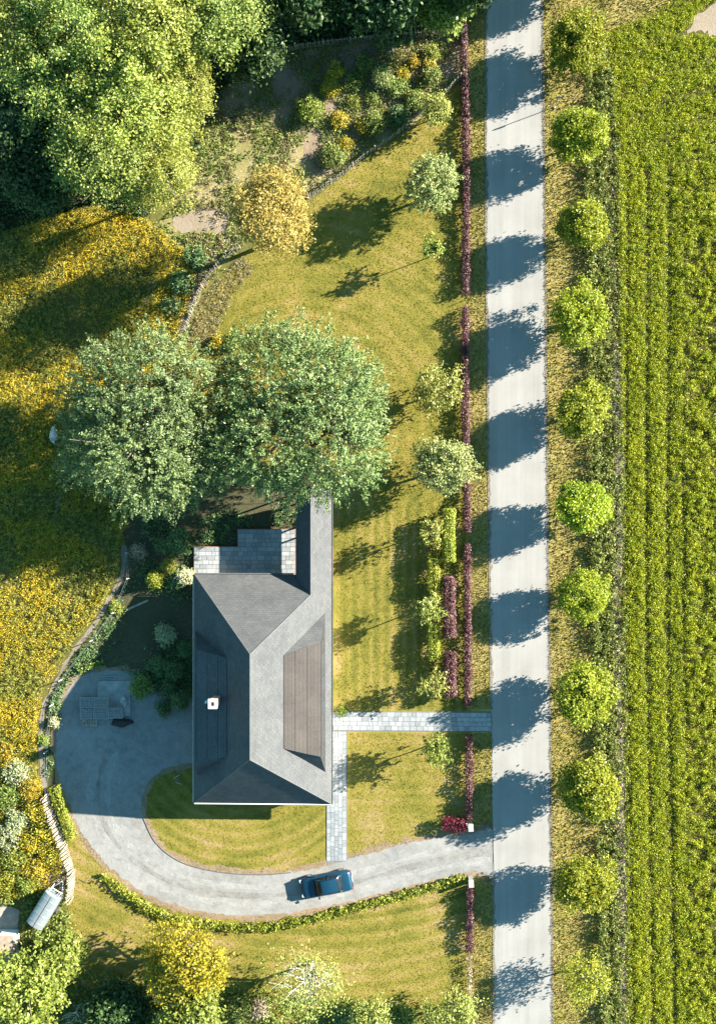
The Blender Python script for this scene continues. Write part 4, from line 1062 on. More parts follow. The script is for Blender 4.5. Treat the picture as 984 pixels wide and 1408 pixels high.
# ------------------------------------------------------------------ trees of the garden
tree('big_tree', 'huge bluish-green tree shading the covered walkway', 411, 566, 6.4, 8.15, 5.3, 'big_blue', 201, nlimb=26, trunk_r=0.38, k=10)
tree('big_tree', 'huge olive-green tree beside the flower meadow', 207, 588, 6.2, 8.1, 5.2, 'big_olive', 202, nlimb=26, trunk_r=0.38, k=10)
tree('golden_tree', 'tall golden-leaved tree beside the sandy patch', 371, 292, 8.0, 3.5, 5.2, 'gold', 203, nlimb=14, trunk_r=0.2)
tree('silver_tree', 'silvery grey-green tree with spiky shoots beside the purple hedge', 596, 254, 3.3, 2.75, 2.3, 'silver', 204, nlimb=14, trunk_r=0.13)
tree('sapling', 'thin young sapling with few leaves on the lawn', 594, 341, 2.9, 1.05, 1.2, 'sapling', 205, nlimb=8, trunk_r=0.045, k=3)
tree('garden_tree', 'yellow-green bushy tree at the corner of the garden fence', 600, 151, 1.9, 1.3, 1.6, 'apple', 206, nlimb=8, trunk_r=0.07)
tree('garden_tree', 'light green tree just above the silvery willow', 600, 537, 2.4, 2.35, 1.9, 'apple', 207, nlimb=12, trunk_r=0.1)
tree('willow_tree', 'pale silvery round willow tree beside the long clipped hedge', 608, 641, 3.2, 2.75, 2.3, 'silver_fine', 208, nlimb=12, trunk_r=0.13)
tree('small_tree', 'small open-crowned tree beside the longest clipped hedge', 593, 731, 3.0, 1.35, 1.0, 'loose', 209, nlimb=10, trunk_r=0.06, k=4)
tree('small_tree', 'small leafy tree at the end of the clipped hedge near the purple blocks', 590, 841, 3.2, 1.35, 1.0, 'loose', 210, nlimb=10, trunk_r=0.06, k=4)
tree('small_tree', 'small olive-green tree touching the shorter purple block', 597, 942, 2.3, 1.35, 1.3, 'loose', 211, nlimb=8, trunk_r=0.06, k=4)
tree('small_tree', 'bright yellow-green young tree on the lawn by the path', 600, 1032, 2.9, 1.5, 1.5, 'loose_fresh', 212, nlimb=9, trunk_r=0.06, k=4)
tree('yellow_tree', 'bright yellow-leaved tree on the lawn below the driveway', 253, 1325, 4.2, 3.75, 3.0, 'yellow', 213, nlimb=14, trunk_r=0.2, k=6)
tree('garden_tree', 'fresh green tree pressed against the yellow tree', 262, 1392, 3.6, 3.0, 2.4, 'fresh', 214, nlimb=10, trunk_r=0.18)
tree('half_bare_tree', 'half-bare tree with pale grey branches and sparse leaves', 424, 1352, 4.0, 3.6, 3.0, 'half_bare', 215, nlimb=34, trunk_r=0.16, bark=BARK_PALE, k=6)
tree('garden_tree', 'bright yellow-green tree beside the lane below the lawn', 622, 1400, 2.8, 2.7, 1.8, 'apple', 216, nlimb=12, trunk_r=0.12)
tree('corner_tree', 'large bright green tree in the corner behind the trailer', 22, 1362, 5.0, 4.0, 3.6, 'fresh', 217, nlimb=14, trunk_r=0.22, k=6)
tree('corner_tree', 'smaller bright green tree next to the dead white shrub', 88, 1318, 3.0, 1.6, 2.2, 'fresh', 218, nlimb=10, trunk_r=0.12)
tree('corner_tree', 'dark green low tree behind the dead white shrub', 160, 1392, 2.2, 2.6, 1.7, 'wood_dark', 219, nlimb=10, trunk_r=0.14)
tree('small_tree', 'thin greyish small tree beside the half-bare tree', 512, 1402, 2.0, 1.9, 1.5, 'half_bare', 220, nlimb=14, trunk_r=0.06, bark=BARK_PALE)
# the wood
WD = [(28, 30, 9.0, 4.6, 'wood', 'yellow-green wood tree furthest from the garden fence'),
 (120, 20, 9.5, 5.0, 'wood_mid', 'tall yellow-green wood tree with pale limbs showing'),
 (212, 40, 9.5, 4.8, 'wood', 'tall light green wood tree in the middle of the wood edge'),
 (292, 22, 8.5, 4.2, 'wood_mid', 'light green wood tree closest to the shaded picket fence'),
 (90, 128, 9.0, 5.0, 'wood_mid', 'broad light green wood tree over the meadow side'),
 (184, 138, 9.5, 5.0, 'wood', 'broad light green wood tree facing the soil beds'),
 (236, 120, 8.0, 3.6, 'wood', 'mid-sized pale green wood tree beside the soil beds'),
 (150, 215, 7.5, 4.2, 'wood_mid', 'yellow-green wood tree above the golden flowers'),
 (218, 238, 6.0, 3.6, 'wood', 'lowest pale green wood tree beside the sandy patch'),
 (20, 190, 7.0, 3.8, 'wood_dark', 'dark green wood tree above the meadow'),
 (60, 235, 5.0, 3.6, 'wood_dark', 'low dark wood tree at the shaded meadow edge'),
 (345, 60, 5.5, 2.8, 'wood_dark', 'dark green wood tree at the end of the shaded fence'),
 (613, 2, 3.8, 2.5, 'fresh', 'green tree hanging over the end of the purple hedge'),
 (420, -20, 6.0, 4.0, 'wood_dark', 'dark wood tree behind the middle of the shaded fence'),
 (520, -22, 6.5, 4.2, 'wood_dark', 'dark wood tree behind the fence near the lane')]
for i, (x, y, zc, r, sty, lb) in enumerate(WD):
    tree('wood_tree', lb, x, y, zc, r*0.93, zc*0.55, sty, 300+i, 'trees of the wood', nlimb=20, trunk_r=0.24, cache=('w', sty, i % 4) if sty != 'fresh' else None, k=9, bark=BARK_PALE if i in (1, 4) else None)
for i, (x, y) in enumerate([(455, -95), (560, -100), (650, -85)]):
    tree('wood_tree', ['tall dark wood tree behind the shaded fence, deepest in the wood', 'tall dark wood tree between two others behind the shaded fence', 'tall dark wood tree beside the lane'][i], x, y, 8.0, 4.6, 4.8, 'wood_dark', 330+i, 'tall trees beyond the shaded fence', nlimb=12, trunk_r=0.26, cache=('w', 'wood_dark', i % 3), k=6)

# ------------------------------------------------------------------ shrubs
SH = [ # px, py, r, h, mat, leaf, label
 (426, 149, 1.25, 1.5, 'leaf_fresh', 0.16, 'single rounded bright green shrub standing on bare soil'),
 (527, 105, 0.95, 1.4, 'leaf_silver', 0.14, 'grey-green shrub in the middle of the garden beds'),
 (545, 120, 0.8, 0.9, 'leaf_shrub', 0.14, 'low green shrub beside the grey-green garden shrub'),
 (593, 105, 0.8, 1.2, 'leaf_shrub', 0.14, 'upright green shrub at the lane end of the beds'),
 (592, 72, 0.65, 0.9, 'leaf_fresh', 0.14, 'small bright shrub touching the shaded fence'),
 (591, 86, 0.6, 0.7, 'leaf_broom', 0.13, 'orange-yellow flowering bush near the shaded fence'),
 (570, 86, 0.55, 0.7, 'leaf_broom', 0.13, 'small yellow bush in the second garden row'),
 (553, 104, 0.6, 0.8, 'leaf_broom', 0.13, 'yellow bush between the grey-green and upright shrubs'),
 (517, 168, 1.1, 1.3, 'leaf_shrub', 0.14, 'large dark green shrub halfway along the picket fence'),
 (549, 158, 0.95, 1.2, 'leaf_box', 0.14, 'dark rounded shrub beside the picket fence'),
 (570, 138, 1.0, 1.1, 'leaf_shrub', 0.14, 'greyish green shrub near the fence corner tree'),
 (498, 175, 0.6, 0.8, 'leaf_broom', 0.13, 'orange flowering bush left of the large dark shrub'),
 (458, 213, 1.15, 1.2, 'leaf_shrub', 0.14, 'wide green shrub at the lower end of the fence'),
 (476, 200, 0.7, 0.7, 'leaf_broom', 0.13, 'yellow flowering bush above the wide green shrub'),
 (466, 165, 0.8, 0.7, 'leaf_broom', 0.13, 'yellowish bush in the centre of the garden'),
 (455, 120, 0.9, 0.9, 'leaf_broom', 0.13, 'yellow-green bush beside the rounded bright shrub'),
 (463, 98, 0.8, 0.8, 'leaf_broom', 0.13, 'yellow bush on the soil near the shaded fence'),
 (488, 112, 0.9, 0.8, 'leaf_shrub', 0.14, 'low spreading green shrub on the garden soil'),
 (500, 88, 0.8, 0.7, 'leaf_shrub', 0.14, 'low green shrub close to the shaded fence'),
 (487, 140, 0.6, 0.5, 'leaf_fresh', 0.13, 'tiny light green bush in the garden middle'),
 (512, 135, 0.7, 0.5, 'leaf_shrub', 0.13, 'low dull green bush between the garden paths'),
 (212, 796, 0.75, 1.7, 'leaf_hedge_green', 0.13, 'sunlit lime conical bush behind the house'),
 (232, 779, 0.55, 1.5, 'leaf_hedge_green', 0.13, 'small sunlit yellowish bush behind the lime cone'),
 (256, 793, 0.72, 1.6, 'leaf_variegated', 0.15, 'cream-flowered bush beside the paved patio'),
 (225, 752, 0.8, 1.0, 'leaf_box', 0.15, 'shaded dark shrub near the patio corner'),
 (245, 745, 1.3, 1.3, 'leaf_box', 0.16, 'wide dark shrub under the big trees by the patio'),
 (240, 800, 0.7, 0.9, 'leaf_box', 0.14, 'dark low shrub between lime cone and cream-flowered bush'),
 (227, 873, 0.95, 1.0, 'leaf_shrub_pale', 0.14, 'shaded greyish round shrub behind the house'),
 (255, 892, 0.7, 0.9, 'leaf_box', 0.13, 'small dark ball shrub against the house wall'),
 (217, 915, 0.85, 1.2, 'leaf_box', 0.13, 'dark ball shrub, first of the clustered four'),
 (239, 924, 0.85, 1.2, 'leaf_box', 0.13, 'dark ball shrub in the cluster nearest the wall'),
 (232, 946, 0.8, 1.1, 'leaf_box', 0.13, 'dark ball shrub in the cluster middle'),
 (249, 962, 0.95, 1.3, 'leaf_box', 0.13, 'dark ball shrub in the cluster by the chimney side'),
 (195, 946, 1.0, 1.8, 'leaf_shrub', 0.13, 'biggest rounded dark green shrub beside the concrete slab'),
 (225, 975, 0.8, 0.6, 'leaf_box', 0.14, 'low dark shrub at the edge of the courtyard gravel'),
 (190, 758, 0.8, 0.6, 'straw', 0.14, 'low pinkish dry bush at the top of the footpath'),
 (75, 993, 0.4, 0.6, 'leaf_variegated', 0.13, 'small pale flowering bush beside the wire fence'),
 (61, 1018, 0.35, 0.5, 'leaf_fresh', 0.13, 'tiny green bush under the wire fence'),
 (160, 835, 0.5, 0.5, 'leaf_hedge_green', 0.13, 'tiny sunlit bush where footpath meets the yard'),
 (90, 1310, 1.1, 1.3, 'leaf_fresh', 0.16, 'light green shrub just below the trailer'),
 (58, 1303, 0.35, 0.6, 'leaf_broom', 0.12, 'small orange flower clump near the white hut'),
 (357, 1388, 0.8, 1.0, 'straw', 0.15, 'brown dry bush beside the half-bare tree'),
 (330, 1392, 1.3, 1.2, 'leaf_shrub', 0.16, 'dark green shrub between the yellow and half-bare trees'),
 (557, 1398, 1.0, 0.9, 'leaf_shrub', 0.15, 'low green shrub at the foot of the striped lawn'),
 (472, 1400, 1.0, 1.0, 'leaf_box', 0.15, 'dark shrub between the two pale-barked trees'),
 (300, 470, 0.6, 0.7, 'leaf_broom', 0.14, 'brownish yellow bush between the two huge trees'),
 (322, 468, 0.7, 1.1, 'leaf_fresh', 0.15, 'bright lime bush at the crown edge of the bluish tree'),
 (470, 978, 0.35, 0.3, 'leaf_fresh', 0.1, 'tiny bush at the corner of house and stone path'),
 (268, 355, 1.1, 0.8, 'leaf_box', 0.16, 'dark shaded bush beside the faint meadow path'),
 (250, 390, 1.2, 0.9, 'leaf_box', 0.16, 'dark wide bush between meadow and curved picket fence'),
 (235, 420, 0.9, 0.7, 'leaf_box', 0.16, 'dark low bush at the meadow edge by the olive tree'),
]
for i, (x, y, r, h, m, lf, lb) in enumerate(SH):
    shrub('shrub', lb, x, y, r, h, m, 400+i, leaf=lf, conical=('conical' in lb), dens=1.3)
# flowering broom bushes on the slope below the meadow
rng = random.Random(9)
BR = [(22, 1062, 1.3, 'leaf_shrub_pale'), (42, 1085, 1.0, 'leaf_broom'), (12, 1095, 1.3, 'leaf_shrub'), (50, 1118, 1.1, 'leaf_broom'), (25, 1128, 1.1, 'leaf_shrub_pale'), (62, 1148, 1.0, 'leaf_broom'),
      (10, 1150, 1.4, 'leaf_shrub_pale'), (40, 1160, 1.2, 'leaf_broom'), (66, 1176, 0.95, 'leaf_broom'), (20, 1185, 1.3, 'leaf_fresh'), (47, 1196, 1.1, 'leaf_broom'), (8, 1215, 1.2, 'leaf_hedge_green'), (36, 1216, 0.9, 'leaf_fresh'), (4, 1040, 1.2, 'leaf_broom')]
PLC = ['beside the footpath bend', 'facing the picket fence top', 'deepest in the meadow', 'halfway along the leaning fence', 'behind the yellow row', 'touching the leaning fence',
       'on the slope edge', 'in the middle of the slope', 'where the fence leans most', 'above the concrete pad', 'near the brushwood heap', 'nearest the concrete pad', 'close to the trailer roof', 'at the end of the golden flowers']
NM = {'leaf_broom': 'golden flowering broom bush', 'leaf_shrub_pale': 'pale grey-green wild bush', 'leaf_shrub': 'mid-green wild bush', 'leaf_fresh': 'light green wild bush', 'leaf_hedge_green': 'yellow-green wild bush'}
for i, (x, y, r, m) in enumerate(BR):
    shrub('wild_bush', NM[m] + ' ' + PLC[i], x, y, r, 0.95, m, 500+i, 'wild bushes beside the leaning fence', leaf=0.15, dens=1.1)
# dead shrub with white twigs
for (x, y, lb) in ((105, 1398, 'bare dead shrub with twisted white twigs'), (140, 1378, 'smaller bare dead shrub with forked white twigs')):
    rg = np.random.default_rng(x); d = empty('dead_shrub', P(x, y, 0.8) - V((0, 0, 0.8)), 0, lb, 'shrub')
    for k in range(9):
        mb = MB(); p = V((0, 0, 0)); q = V(rg.normal(size=3)); q.z = abs(q.z)+0.9; q.normalize(); pts = [p.copy()]
        for s in range(5):
            q = (q + V(rg.normal(size=3))*0.35).normalized(); q.z = max(q.z, 0.05); p = p + q*0.42; pts.append(p.copy())
        mb.tube(pts, [0.05, 0.045, 0.035, 0.028, 0.02, 0.008], 5)
        for s in range(2, 5):
            e = pts[s] + V(rg.normal(size=3))*0.4; e.z = max(e.z, 0.1); mb.tube([pts[s], e], [0.02, 0.006], 4)
        mb.build('branch', BARK_PALE, d)
# brushwood heap beside the trailer
bh = MB(); rg = np.random.default_rng(77)
for k in range(150):
    c = V((rg.normal()*0.75, rg.normal()*0.6, 0)); c.z = max(0.03, 0.45*math.exp(-(c.x**2+c.y**2)/0.8)*rg.random()); d = V((rg.normal(), rg.normal(), rg.normal()*0.2)).normalized()*rg.uniform(0.2, 0.5)
    c.z = max(c.z, abs(d.z)+0.03)
    bh.tube([c-d, c+d], 0.018, 4, cap=False)
bo = bh.build('brushwood_heap', simple('twigs', (0.22, 0.165, 0.13), 0.9, 0.35, 2)); bo.location = P(70, 1205, 0)
tag(bo, 'heap of brown brushwood above the arched trailer', 'brushwood', None, 'stuff')

# ------------------------------------------------------------------ courtyard things
slab = MB(); a, b_ = P(134.5, 936), P(180, 984.5)
slab.box(a.x, b_.x, b_.y, a.y, 0.0, 0.14)
so = slab.build('concrete_slab', simple('slab_concrete', (0.211, 0.211, 0.204), 0.9, 0.3, 1.2, bumpy=0.4), bevel=0.015)
tag(so, 'square stained concrete slab in the shaded courtyard', 'slab')
BLK = simple('paver_block', (0.204, 0.204, 0.201), 0.9, 0.2, 4)
pal_me = MB()
for y in (-.36, 0, .36): pal_me.box(-.6, .6, y-.05, y+.05, 0, 0.1)
for k in range(6): pal_me.box(-.6+k*.216, -.6+k*.216+.12, -.42, .42, 0.1, 0.125)
pal_me = pal_me.mesh('pallet', WOOD)
blk = MB()
for zi in range(3):
    for i in range(9):
        for j in range(6):
            x, y = -.57+i*.128, -.40+j*.135
            blk.box(x+.008, x+.107, y+.008, y+.114, 0.125+zi*.15, 0.125+zi*.15+.142)
blk_me = blk.mesh('blocks', BLK)
rim = MB()
for z in (0.3, 0.5):
    for s in ((-.6, .6, -.425, -.413), (-.6, .6, .413, .425)): rim.box(*s, z, z+.03)
    for s in ((-.6, -.588, -.413, .413), (.588, .6, -.413, .413)): rim.box(*s, z, z+.03)
rim_me = rim.mesh('strap', simple('steel_strap', (0.4, 0.41, 0.42), 0.5, 0.1))
PAL = [(122, 965.5, 'outer pallet of paving blocks, in the pair away from the slab'), (142, 965.5, 'pallet of paving blocks overlapping the concrete slab edge'), (122.5, 980.5, 'outer pallet of paving blocks above the empty pallet'), (141, 980, 'middle pallet of paving blocks in the row of three'), (161, 979, 'pallet of paving blocks standing fully on the slab beside the dark heap')]
for i, (x, y, lb) in enumerate(PAL):
    p = P(x, y, 0); p.z = 0.144 if i in (1, 3, 4) else 0.026
    t = empty('paver_pallet', p, random.Random(i).uniform(-.04, .04), lb, 'pallet', 'pallets of paving blocks')
    obj('pallet', pal_me, t); o = obj('blocks', blk_me, t); o['kind'] = 'stuff'; obj('strap', rim_me, t)
t = obj('empty_pallet', pal_me, None, P(124, 991.5, 0) + V((0, 0, 0.026))); tag(t, 'empty wooden pallet lying on the courtyard gravel', 'pallet')
def heap(name, label, cat, px, py, rx, ry, h, mat, seed):
    rg = np.random.default_rng(seed); bm = bmesh.new(); bmesh.ops.create_icosphere(bm, subdivisions=4, radius=1)
    fn = lump(rg, 10, 4.0); co = np.array([v.co[:] for v in bm.verts]); k = 1+0.22*fn(co)
    for v, q in zip(bm.verts, k): v.co = (v.co.x*rx*q, v.co.y*ry*q, max(v.co.z*h*q, -0.02))
    me = bpy.data.meshes.new(name); bm.to_mesh(me); bm.free(); me.materials.append(mat)
    for p in me.polygons: p.use_smooth = True
    return tag(obj(name, me, None, P(px, py, 0) + V((0, 0, 0.03))), label, cat)
heap('dark_heap', 'long dark heap beside the pallets in the courtyard', 'heap', 168, 993, 0.85, 0.36, 0.4, simple('dark_compost', (0.022, 0.02, 0.018), 0.95, 0.4, 8, bumpy=0.8), 5)
heap('rubble_heap', 'small pale rubble heap on the concrete slab', 'heap', 171, 964, 0.3, 0.45, 0.22, simple('rubble', (0.3, 0.29, 0.27), 0.95, 0.5, 7, bumpy=0.8), 6).location.z = 0.16
for i, (x, y, l, r_, lb) in enumerate(((150, 930, 1.4, 0.04, 'upper thin metal pole lying behind the slab'), (151, 933.5, 1.15, -0.03, 'lower thin metal pole lying against the slab'))):
    t = MB().tube([(-l/2, 0, 0.05), (l/2, 0, 0.05)], 0.035, 8).build('metal_pole', ZINC); t.location = P(x, y, 0); t.rotation_euler = (0, 0, r_); t.location.z = 0.02
    tag(t, lb, 'pole')
t = MB().box(-1.0, 1.0, -.09, .09, 0.0, 0.06).build('plank', PALE_WOOD); t.location = P(189, 832, 0) + V((0, 0, 0.02)); t.rotation_euler = (0, 0, 0.42)
tag(t, 'pale loose plank lying in the yard', 'plank')
for (x, y, rz, lb) in ((243, 1068, .6, 'small grey garden stake lying on the shaded lawn'), (246, 1077, -.3, 'short grey pipe piece lying on the shaded lawn')):
    t = MB().tube([(-.28, 0, 0.05), (.28, 0, 0.05)], 0.045, 8).build('pipe_piece', ZINC); t.location = P(x, y, 0) + V((0, 0, 0.01)); t.rotation_euler = (0, 0, rz); tag(t, lb, 'pipe')

# ------------------------------------------------------------------ arched trailer and hut
A_, B_ = P(50.5, 1269, 1.0), P(75, 1229, 1.0)
ax = (B_-A_); LEN = ax.length; cen = (A_+B_)/2; cen.z = 0
tr = empty('livestock_trailer', cen, math.atan2(ax.y, ax.x), 'grey trailer with arched metal roof parked by the brushwood', 'trailer')
TG = simple('trailer_metal', (0.204, 0.235, 0.252), 0.45, 0.12, 2, metal=0.35)
hw = 0.72; arc = [(hw*math.cos(t), 1.45+0.42*math.sin(t)) for t in np.linspace(0, math.pi, 13)]
body = MB(); body.box(-LEN/2, LEN/2, -hw, hw, 0.45, 1.45); body.build('body', TG, tr, bevel=0.02)
mb = MB(); n = len(arc)
vv = [(x, y*1.03, z+0.012) for x in (-LEN/2-.05, LEN/2+.05) for y, z in arc]
mb.add(vv, [(i, i+1, n+i+1, n+i) for i in range(n-1)] + [tuple(range(n)), tuple(range(2*n-1, n-1, -1))])
rf = mb.build('roof', TG, tr)
for x in np.linspace(-LEN/2+.4, LEN/2-.4, 4):
    MB().tube([(x, y*1.03, z+0.02) for y, z in arc], 0.016, 5).build('rib', TG, rf)
MB().tube([(-LEN/2, 0, 1.895), (LEN/2, 0, 1.895)], 0.02, 5).build('seam', DARKM, rf)
for s in (-1, 1):
    w = MB().tube([(0, s*(hw+.02), 0.32), (0, s*(hw+.2), 0.32)], 0.31, 18).build('wheel', simple('tyre', (0.02, 0.02, 0.021), 0.85), tr)
    MB().tube([(0, s*(hw+.2), 0.32), (0, s*(hw+.21), 0.32)], 0.17, 14).build('rim', ZINC, w)
    MB().tube([(LEN/2, s*.5, 0.42), (LEN/2+.95, s*.04, 0.45)], 0.045, 6).build('drawbar', WHITE, tr)
    MB().tube([(LEN/2, s*.45, 1.3), (LEN/2+.42, s*.45, 1.25), (LEN/2+.42, s*.45, 0.45)], 0.035, 6).build('front_frame', WHITE, tr)
MB().tube([(LEN/2+.42, -.45, 1.25), (LEN/2+.42, .45, 1.25)], 0.035, 6).build('front_rail', WHITE, tr)
MB().tube([(LEN/2+.75, 0, -0.0), (LEN/2+.75, 0, 0.75)], 0.04, 8).build('jockey_wheel', ZINC, tr)
hx0, hx1 = P(-40, 1290, 1.6).x, P(19, 1290, 1.6).x; hy0, hy1 = P(10, 1325, 1.6).y, P(10, 1287, 1.6).y
hc = V(((hx0+hx1)/2, (hy0+hy1)/2, 0))
hut = empty('hut', hc, 0, 'small white hut with flat tan roof beside the concrete pad', 'hut')
w_, d_ = (hx1-hx0)/2, (hy1-hy0)/2
wl = MB().box(-w_+.1, w_-.1, -d_+.1, d_-.1, 0, 1.55).build('wall', WHITE, hut)
MB().box(-w_, w_, -d_, d_, 1.55, 1.68).build('roof', simple('hut_roof', (0.245, 0.184, 0.143), 0.9, 0.25, 3, bumpy=0.3), hut, bevel=0.015)
MB().box(w_-.11, w_-.06, -.45, .45, 0.02, 1.4).build('door', WOOD, hut)
MB().box(-.4, .4, d_-.11, d_-.06, 0.5, 1.2).build('window', GLASS, hut)

# ------------------------------------------------------------------ car
CB = None
def paint(name, col):
    m, nt, b = new_mat(name)
    co = obj_co(nt); f = noise(nt, co, 1.5, 3)
    nt.links.new(ramp(nt, f, [(0.3, shade(col, 0.93)), (0.7, shade(col, 1.07))]), b.inputs['Base Color'])
    b.inputs['Roughness'].default_value = 0.42; b.inputs['Metallic'].default_value = 0.2
    b.inputs['Coat Weight'].default_value = 0.2; b.inputs['Coat Roughness'].default_value = 0.15; b.inputs['Specular IOR Level'].default_value = 0.3
    return m
BLUE = paint('blue_car_paint', (0.004, 0.034, 0.066))
fr, re = P(413.5, 1222.5, 0.6), P(483, 1209.5, 0.6)
ax = fr - re; CL = 4.25; cc = (fr+re)/2; cc.z = 0.024
car = empty('car', cc, math.atan2(ax.y, ax.x), 'dark blue saloon car driving on the gravel driveway', 'car')
def loft(sections, mat, name, parent, smooth=True, close_ends=True):
    mb = MB(); n = len(sections[0])
    v = [p for s in sections for p in s]; f = []
    for i in range(len(sections)-1):
        for k in range(n-1): f.append((i*n+k, i*n+k+1, (i+1)*n+k+1, (i+1)*n+k))
    if close_ends:
        f.append(tuple(range(n))); f.append(tuple(range((len(sections)-1)*n, len(sections)*n))[::-1])
    mb.add(v, f)
    return mb.build(name, mat, parent, smooth=smooth)
def sec(x, hw, z0, zs, zt):
    """half-round car section: sill, shoulder, bonnet top"""
    pr = [(hw*0.90, z0), (hw*0.985, z0+0.12), (hw, (z0+zs)/2), (hw*0.975, zs-0.04), (hw*0.90, zs+(zt-zs)*0.45), (hw*0.72, zs+(zt-zs)*0.8), (hw*0.38, zs+(zt-zs)*0.97), (0, zt)]
    return [(x, -y, z) for y, z in pr] + [(x, y, z) for y, z in pr[::-1][1:]]
L2 = CL/2
body_s = [(-L2, .62, .42, .70, .74), (-L2+.06, .74, .30, .80, .86), (-L2+.25, .82, .24, .84, .92), (-L2+.8, .86, .20, .85, .94), (-0.4, .87, .19, .85, .93), (0.55, .865, .19, .84, .92), (0.95, .86, .19, .82, .90), (1.4, .845, .22, .78, .84), (1.75, .80, .24, .72, .76), (L2-.10, .72, .28, .64, .67), (L2, .58, .36, .56, .58)]
cbody = loft([sec(*q) for q in body_s], BLUE, 'body', car)
def csec(x, hb, ht, zb, zt):
    pr = [(hb, zb), (hb*0.45+ht*0.55, zb+(zt-zb)*0.55), (ht, zt-0.05), (ht*0.86, zt-0.012), (ht*0.45, zt), (0, zt+0.008)]
    return [(x, -y, z) for y, z in pr] + [(x, y, z) for y, z in pr[::-1][1:]]
# dark glasshouse, then the roof panel and pillars over it
glass = loft([csec(-1.42, .66, .60, .86, .90), csec(-0.92, .72, .58, .86, 1.33), csec(-0.55, .74, .58, .86, 1.385), csec(0.05, .75, .585, .86, 1.39), csec(0.32, .74, .575, .86, 1.335), csec(0.98, .70, .64, .86, .885)], simple('car_glass', (0.008, 0.012, 0.016), 0.18, 0.1, spec=0.35), 'windows', car)
loft([[(x, y, z + 0.016) for x, y, z in s[3:-3]] for s in (csec(-0.95, .72, .60, .86, 1.325), csec(-0.55, .74, .60, .86, 1.388), csec(0.05, .75, .605, .86, 1.393), csec(0.34, .74, .60, .86, 1.335))], BLUE, 'roof', car, close_ends=False)
for s in (-1, 1):
    for (p, q) in (((0.33, .59*s, 1.335), (1.0, .685*s, .90)), ((-0.94, .60*s, 1.325), (-1.44, .655*s, .91)), ((-0.28, .605*s, 1.38), (-0.30, .755*s, .88))):
        MB().tube([p, q], 0.032, 6).build('pillar', BLUE, car, smooth=True)
    MB().tube([(0.33, .605*s, 1.345), (-0.4, .61*s, 1.395), (-0.94, .60*s, 1.335)], 0.022, 6).build('roof_rail', BLUE, car)
    m = MB().box(-.07, .07, -.1, .1, -.06, .06).build('mirror', BLUE, car, bevel=0.025); m.location = (0.72, .94*s, .93)
    MB().box(0.69, 0.74, .84*s-.03, .86*s+.03, .89, .92).build('mirror_arm', DARKM, m).location = (-.72, -.94*s, -.93)
    for x in (-1.32, 1.30):
        w = MB().tube([(x, s*.70, 0.305), (x, s*.74, 0.305), (x, s*.86, 0.305), (x, s*.88, 0.305)], [0.28, 0.305, 0.305, 0.28], 22).build('wheel', simple('tyre', (0.02, 0.02, 0.021), 0.85), car)
        MB().tube([(x, s*.878, 0.305), (x, s*.89, 0.305)], [0.20, 0.17], 16).build('rim', ZINC, w)
    hl = MB().box(-.09, .09, -.16, .16, -.05, .05).build('headlight', simple('lamp_glass', (0.55, 0.57, 0.58), 0.1, 0.05), car, bevel=0.03); hl.location = (L2-.10, .56*s, .60); hl.rotation_euler = (0, 0, -.28*s)
    tl = MB().box(-.05, .05, -.15, .15, -.07, .07).build('tail_light', simple('tail_red', (0.25, 0.01, 0.01), 0.15, 0.05), car, bevel=0.02); tl.location = (-L2+.05, .62*s, .72); tl.rotation_euler = (0, 0, .25*s)
MB().box(-L2-.04, -L2+.06, -.70, .70, .30, .52).build('bumper', BLUE, car, bevel=0.03)
MB().box(L2-.08, L2+.02, -.62, .62, .26, .42).build('bumper', BLUE, car, bevel=0.03)
MB().box(-L2-.052, -L2-.04, -.26, .26, .38, .49).build('number_plate', WHITE, car)
for s, yy in ((1, -.30), (1, .30)):
    MB().box(-.9, -.8, yy-.1, yy+.1, .9, 1.16).build('headrest', simple('headrest', (0.3, 0.3, 0.3), 0.8), car, bevel=0.03)

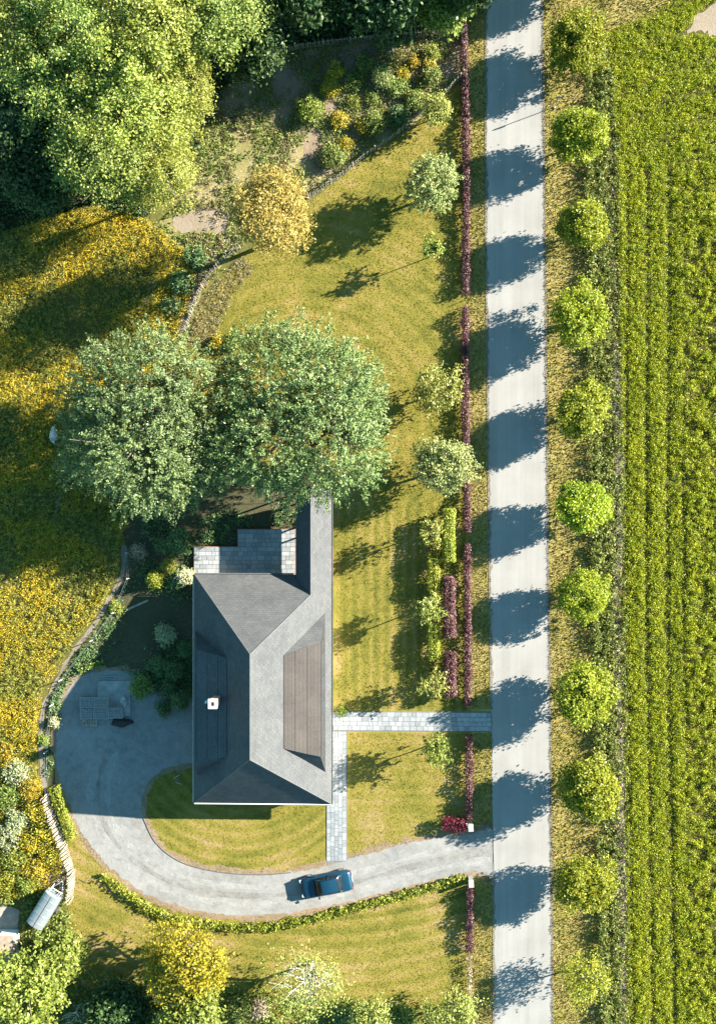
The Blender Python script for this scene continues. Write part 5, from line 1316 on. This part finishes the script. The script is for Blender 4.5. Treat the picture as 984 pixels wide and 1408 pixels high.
# ------------------------------------------------------------------ grazing sheep
def sheep():
    base = P(74, 598, 0.55); base.z = 0
    t = empty('sheep', base, 0, 'pale grey sheep standing in the shaded meadow', 'sheep')
    me = bpy.data.meshes.new('body'); bm = bmesh.new()
    verts = [((0, -.52, .62), .20), ((0, -.30, .64), .29), ((0, .02, .62), .31), ((0, .32, .64), .27), ((0, .50, .66), .19), ((0.03, .66, .60), .13), ((0.05, .80, .48), .095), ((0.06, .92, .36), .065)]
    idx = [bm.verts.new(v) for v, _ in verts]; rad = [r for _, r in verts]
    E = [(i, i+1) for i in range(7)]
    def limb(root, pts):
        p = root
        for v, r in pts:
            idx.append(bm.verts.new(v)); rad.append(r); E.append((p, len(idx)-1)); p = len(idx)-1
    for s in (-1, 1):
        limb(3, [((.13*s, .34, .48), .10), ((.14*s, .36, .30), .055), ((.14*s, .35, .14), .042), ((.14*s, .38, .0), .048)])
        limb(1, [((.14*s, -.36, .48), .12), ((.15*s, -.32, .36), .075), ((.15*s, -.42, .22), .045), ((.15*s, -.38, .0), .048)])
        limb(6, [((.05+.10*s, .77, .53), .03), ((.05+.17*s, .75, .50), .02)])
    limb(0, [((0.02, -.66, .58), .06), ((0.03, -.74, .44), .045)])
    bm.verts.ensure_lookup_table()
    for a, b in E: bm.edges.new((idx[a], idx[b]))
    bm.to_mesh(me); bm.free()
    m, nt, b = new_mat('sheep_wool')
    sp = nt.nodes.new('ShaderNodeSeparateXYZ'); co = obj_co(nt); nt.links.new(co, sp.inputs[0])
    wool = ramp(nt, noise(nt, co, 5, 5, 0.7), [(0.3, (0.319, 0.290, 0.268)), (0.55, (0.522, 0.486, 0.450)), (0.7, (0.609, 0.573, 0.529))])
    face = ramp(nt, math_n(nt, 'ADD', sp.outputs[1], math_n(nt, 'MULTIPLY', noise(nt, co, 9, 3), 0.1)), [(0.70, (0, 0, 0)), (0.76, (1, 1, 1))])
    nt.links.new(mix(nt, face, wool, (0.10, 0.092, 0.085)), b.inputs['Base Color']); b.inputs['Roughness'].default_value = 0.95
    bump(nt, b, noise(nt, co, 26, 4), 0.8, 0.03)
    me.materials.append(m)
    o = obj('body', me, t)
    md = o.modifiers.new('skin', 'SKIN')
    for i, sv in enumerate(me.skin_vertices[0].data if me.skin_vertices else []): pass
    if not me.skin_vertices:
        bpy.context.view_layer.objects.active = o
        bpy.ops.object.modifier_remove(modifier='skin') if False else None
    return t, o, rad
sh_t, sh_o, sh_r = sheep()
def ensure_skin(o, rad):
    me = o.data
    if not me.skin_vertices:
        bm = bmesh.new(); bm.from_mesh(me); lay = bm.verts.layers.skin.verify()
        bm.verts.ensure_lookup_table()
        for i, v in enumerate(bm.verts): v[lay].radius = (rad[i], rad[i]); v[lay].use_root = (i == 2)
        bm.to_mesh(me); bm.free()
    else:
        for i, sv in enumerate(me.skin_vertices[0].data): sv.radius = (rad[i], rad[i]); sv.use_root = (i == 2)
    o.modifiers[0].use_smooth_shade = True
    s = o.modifiers.new('sub', 'SUBSURF'); s.levels = 2; s.render_levels = 2
ensure_skin(sh_o, sh_r)
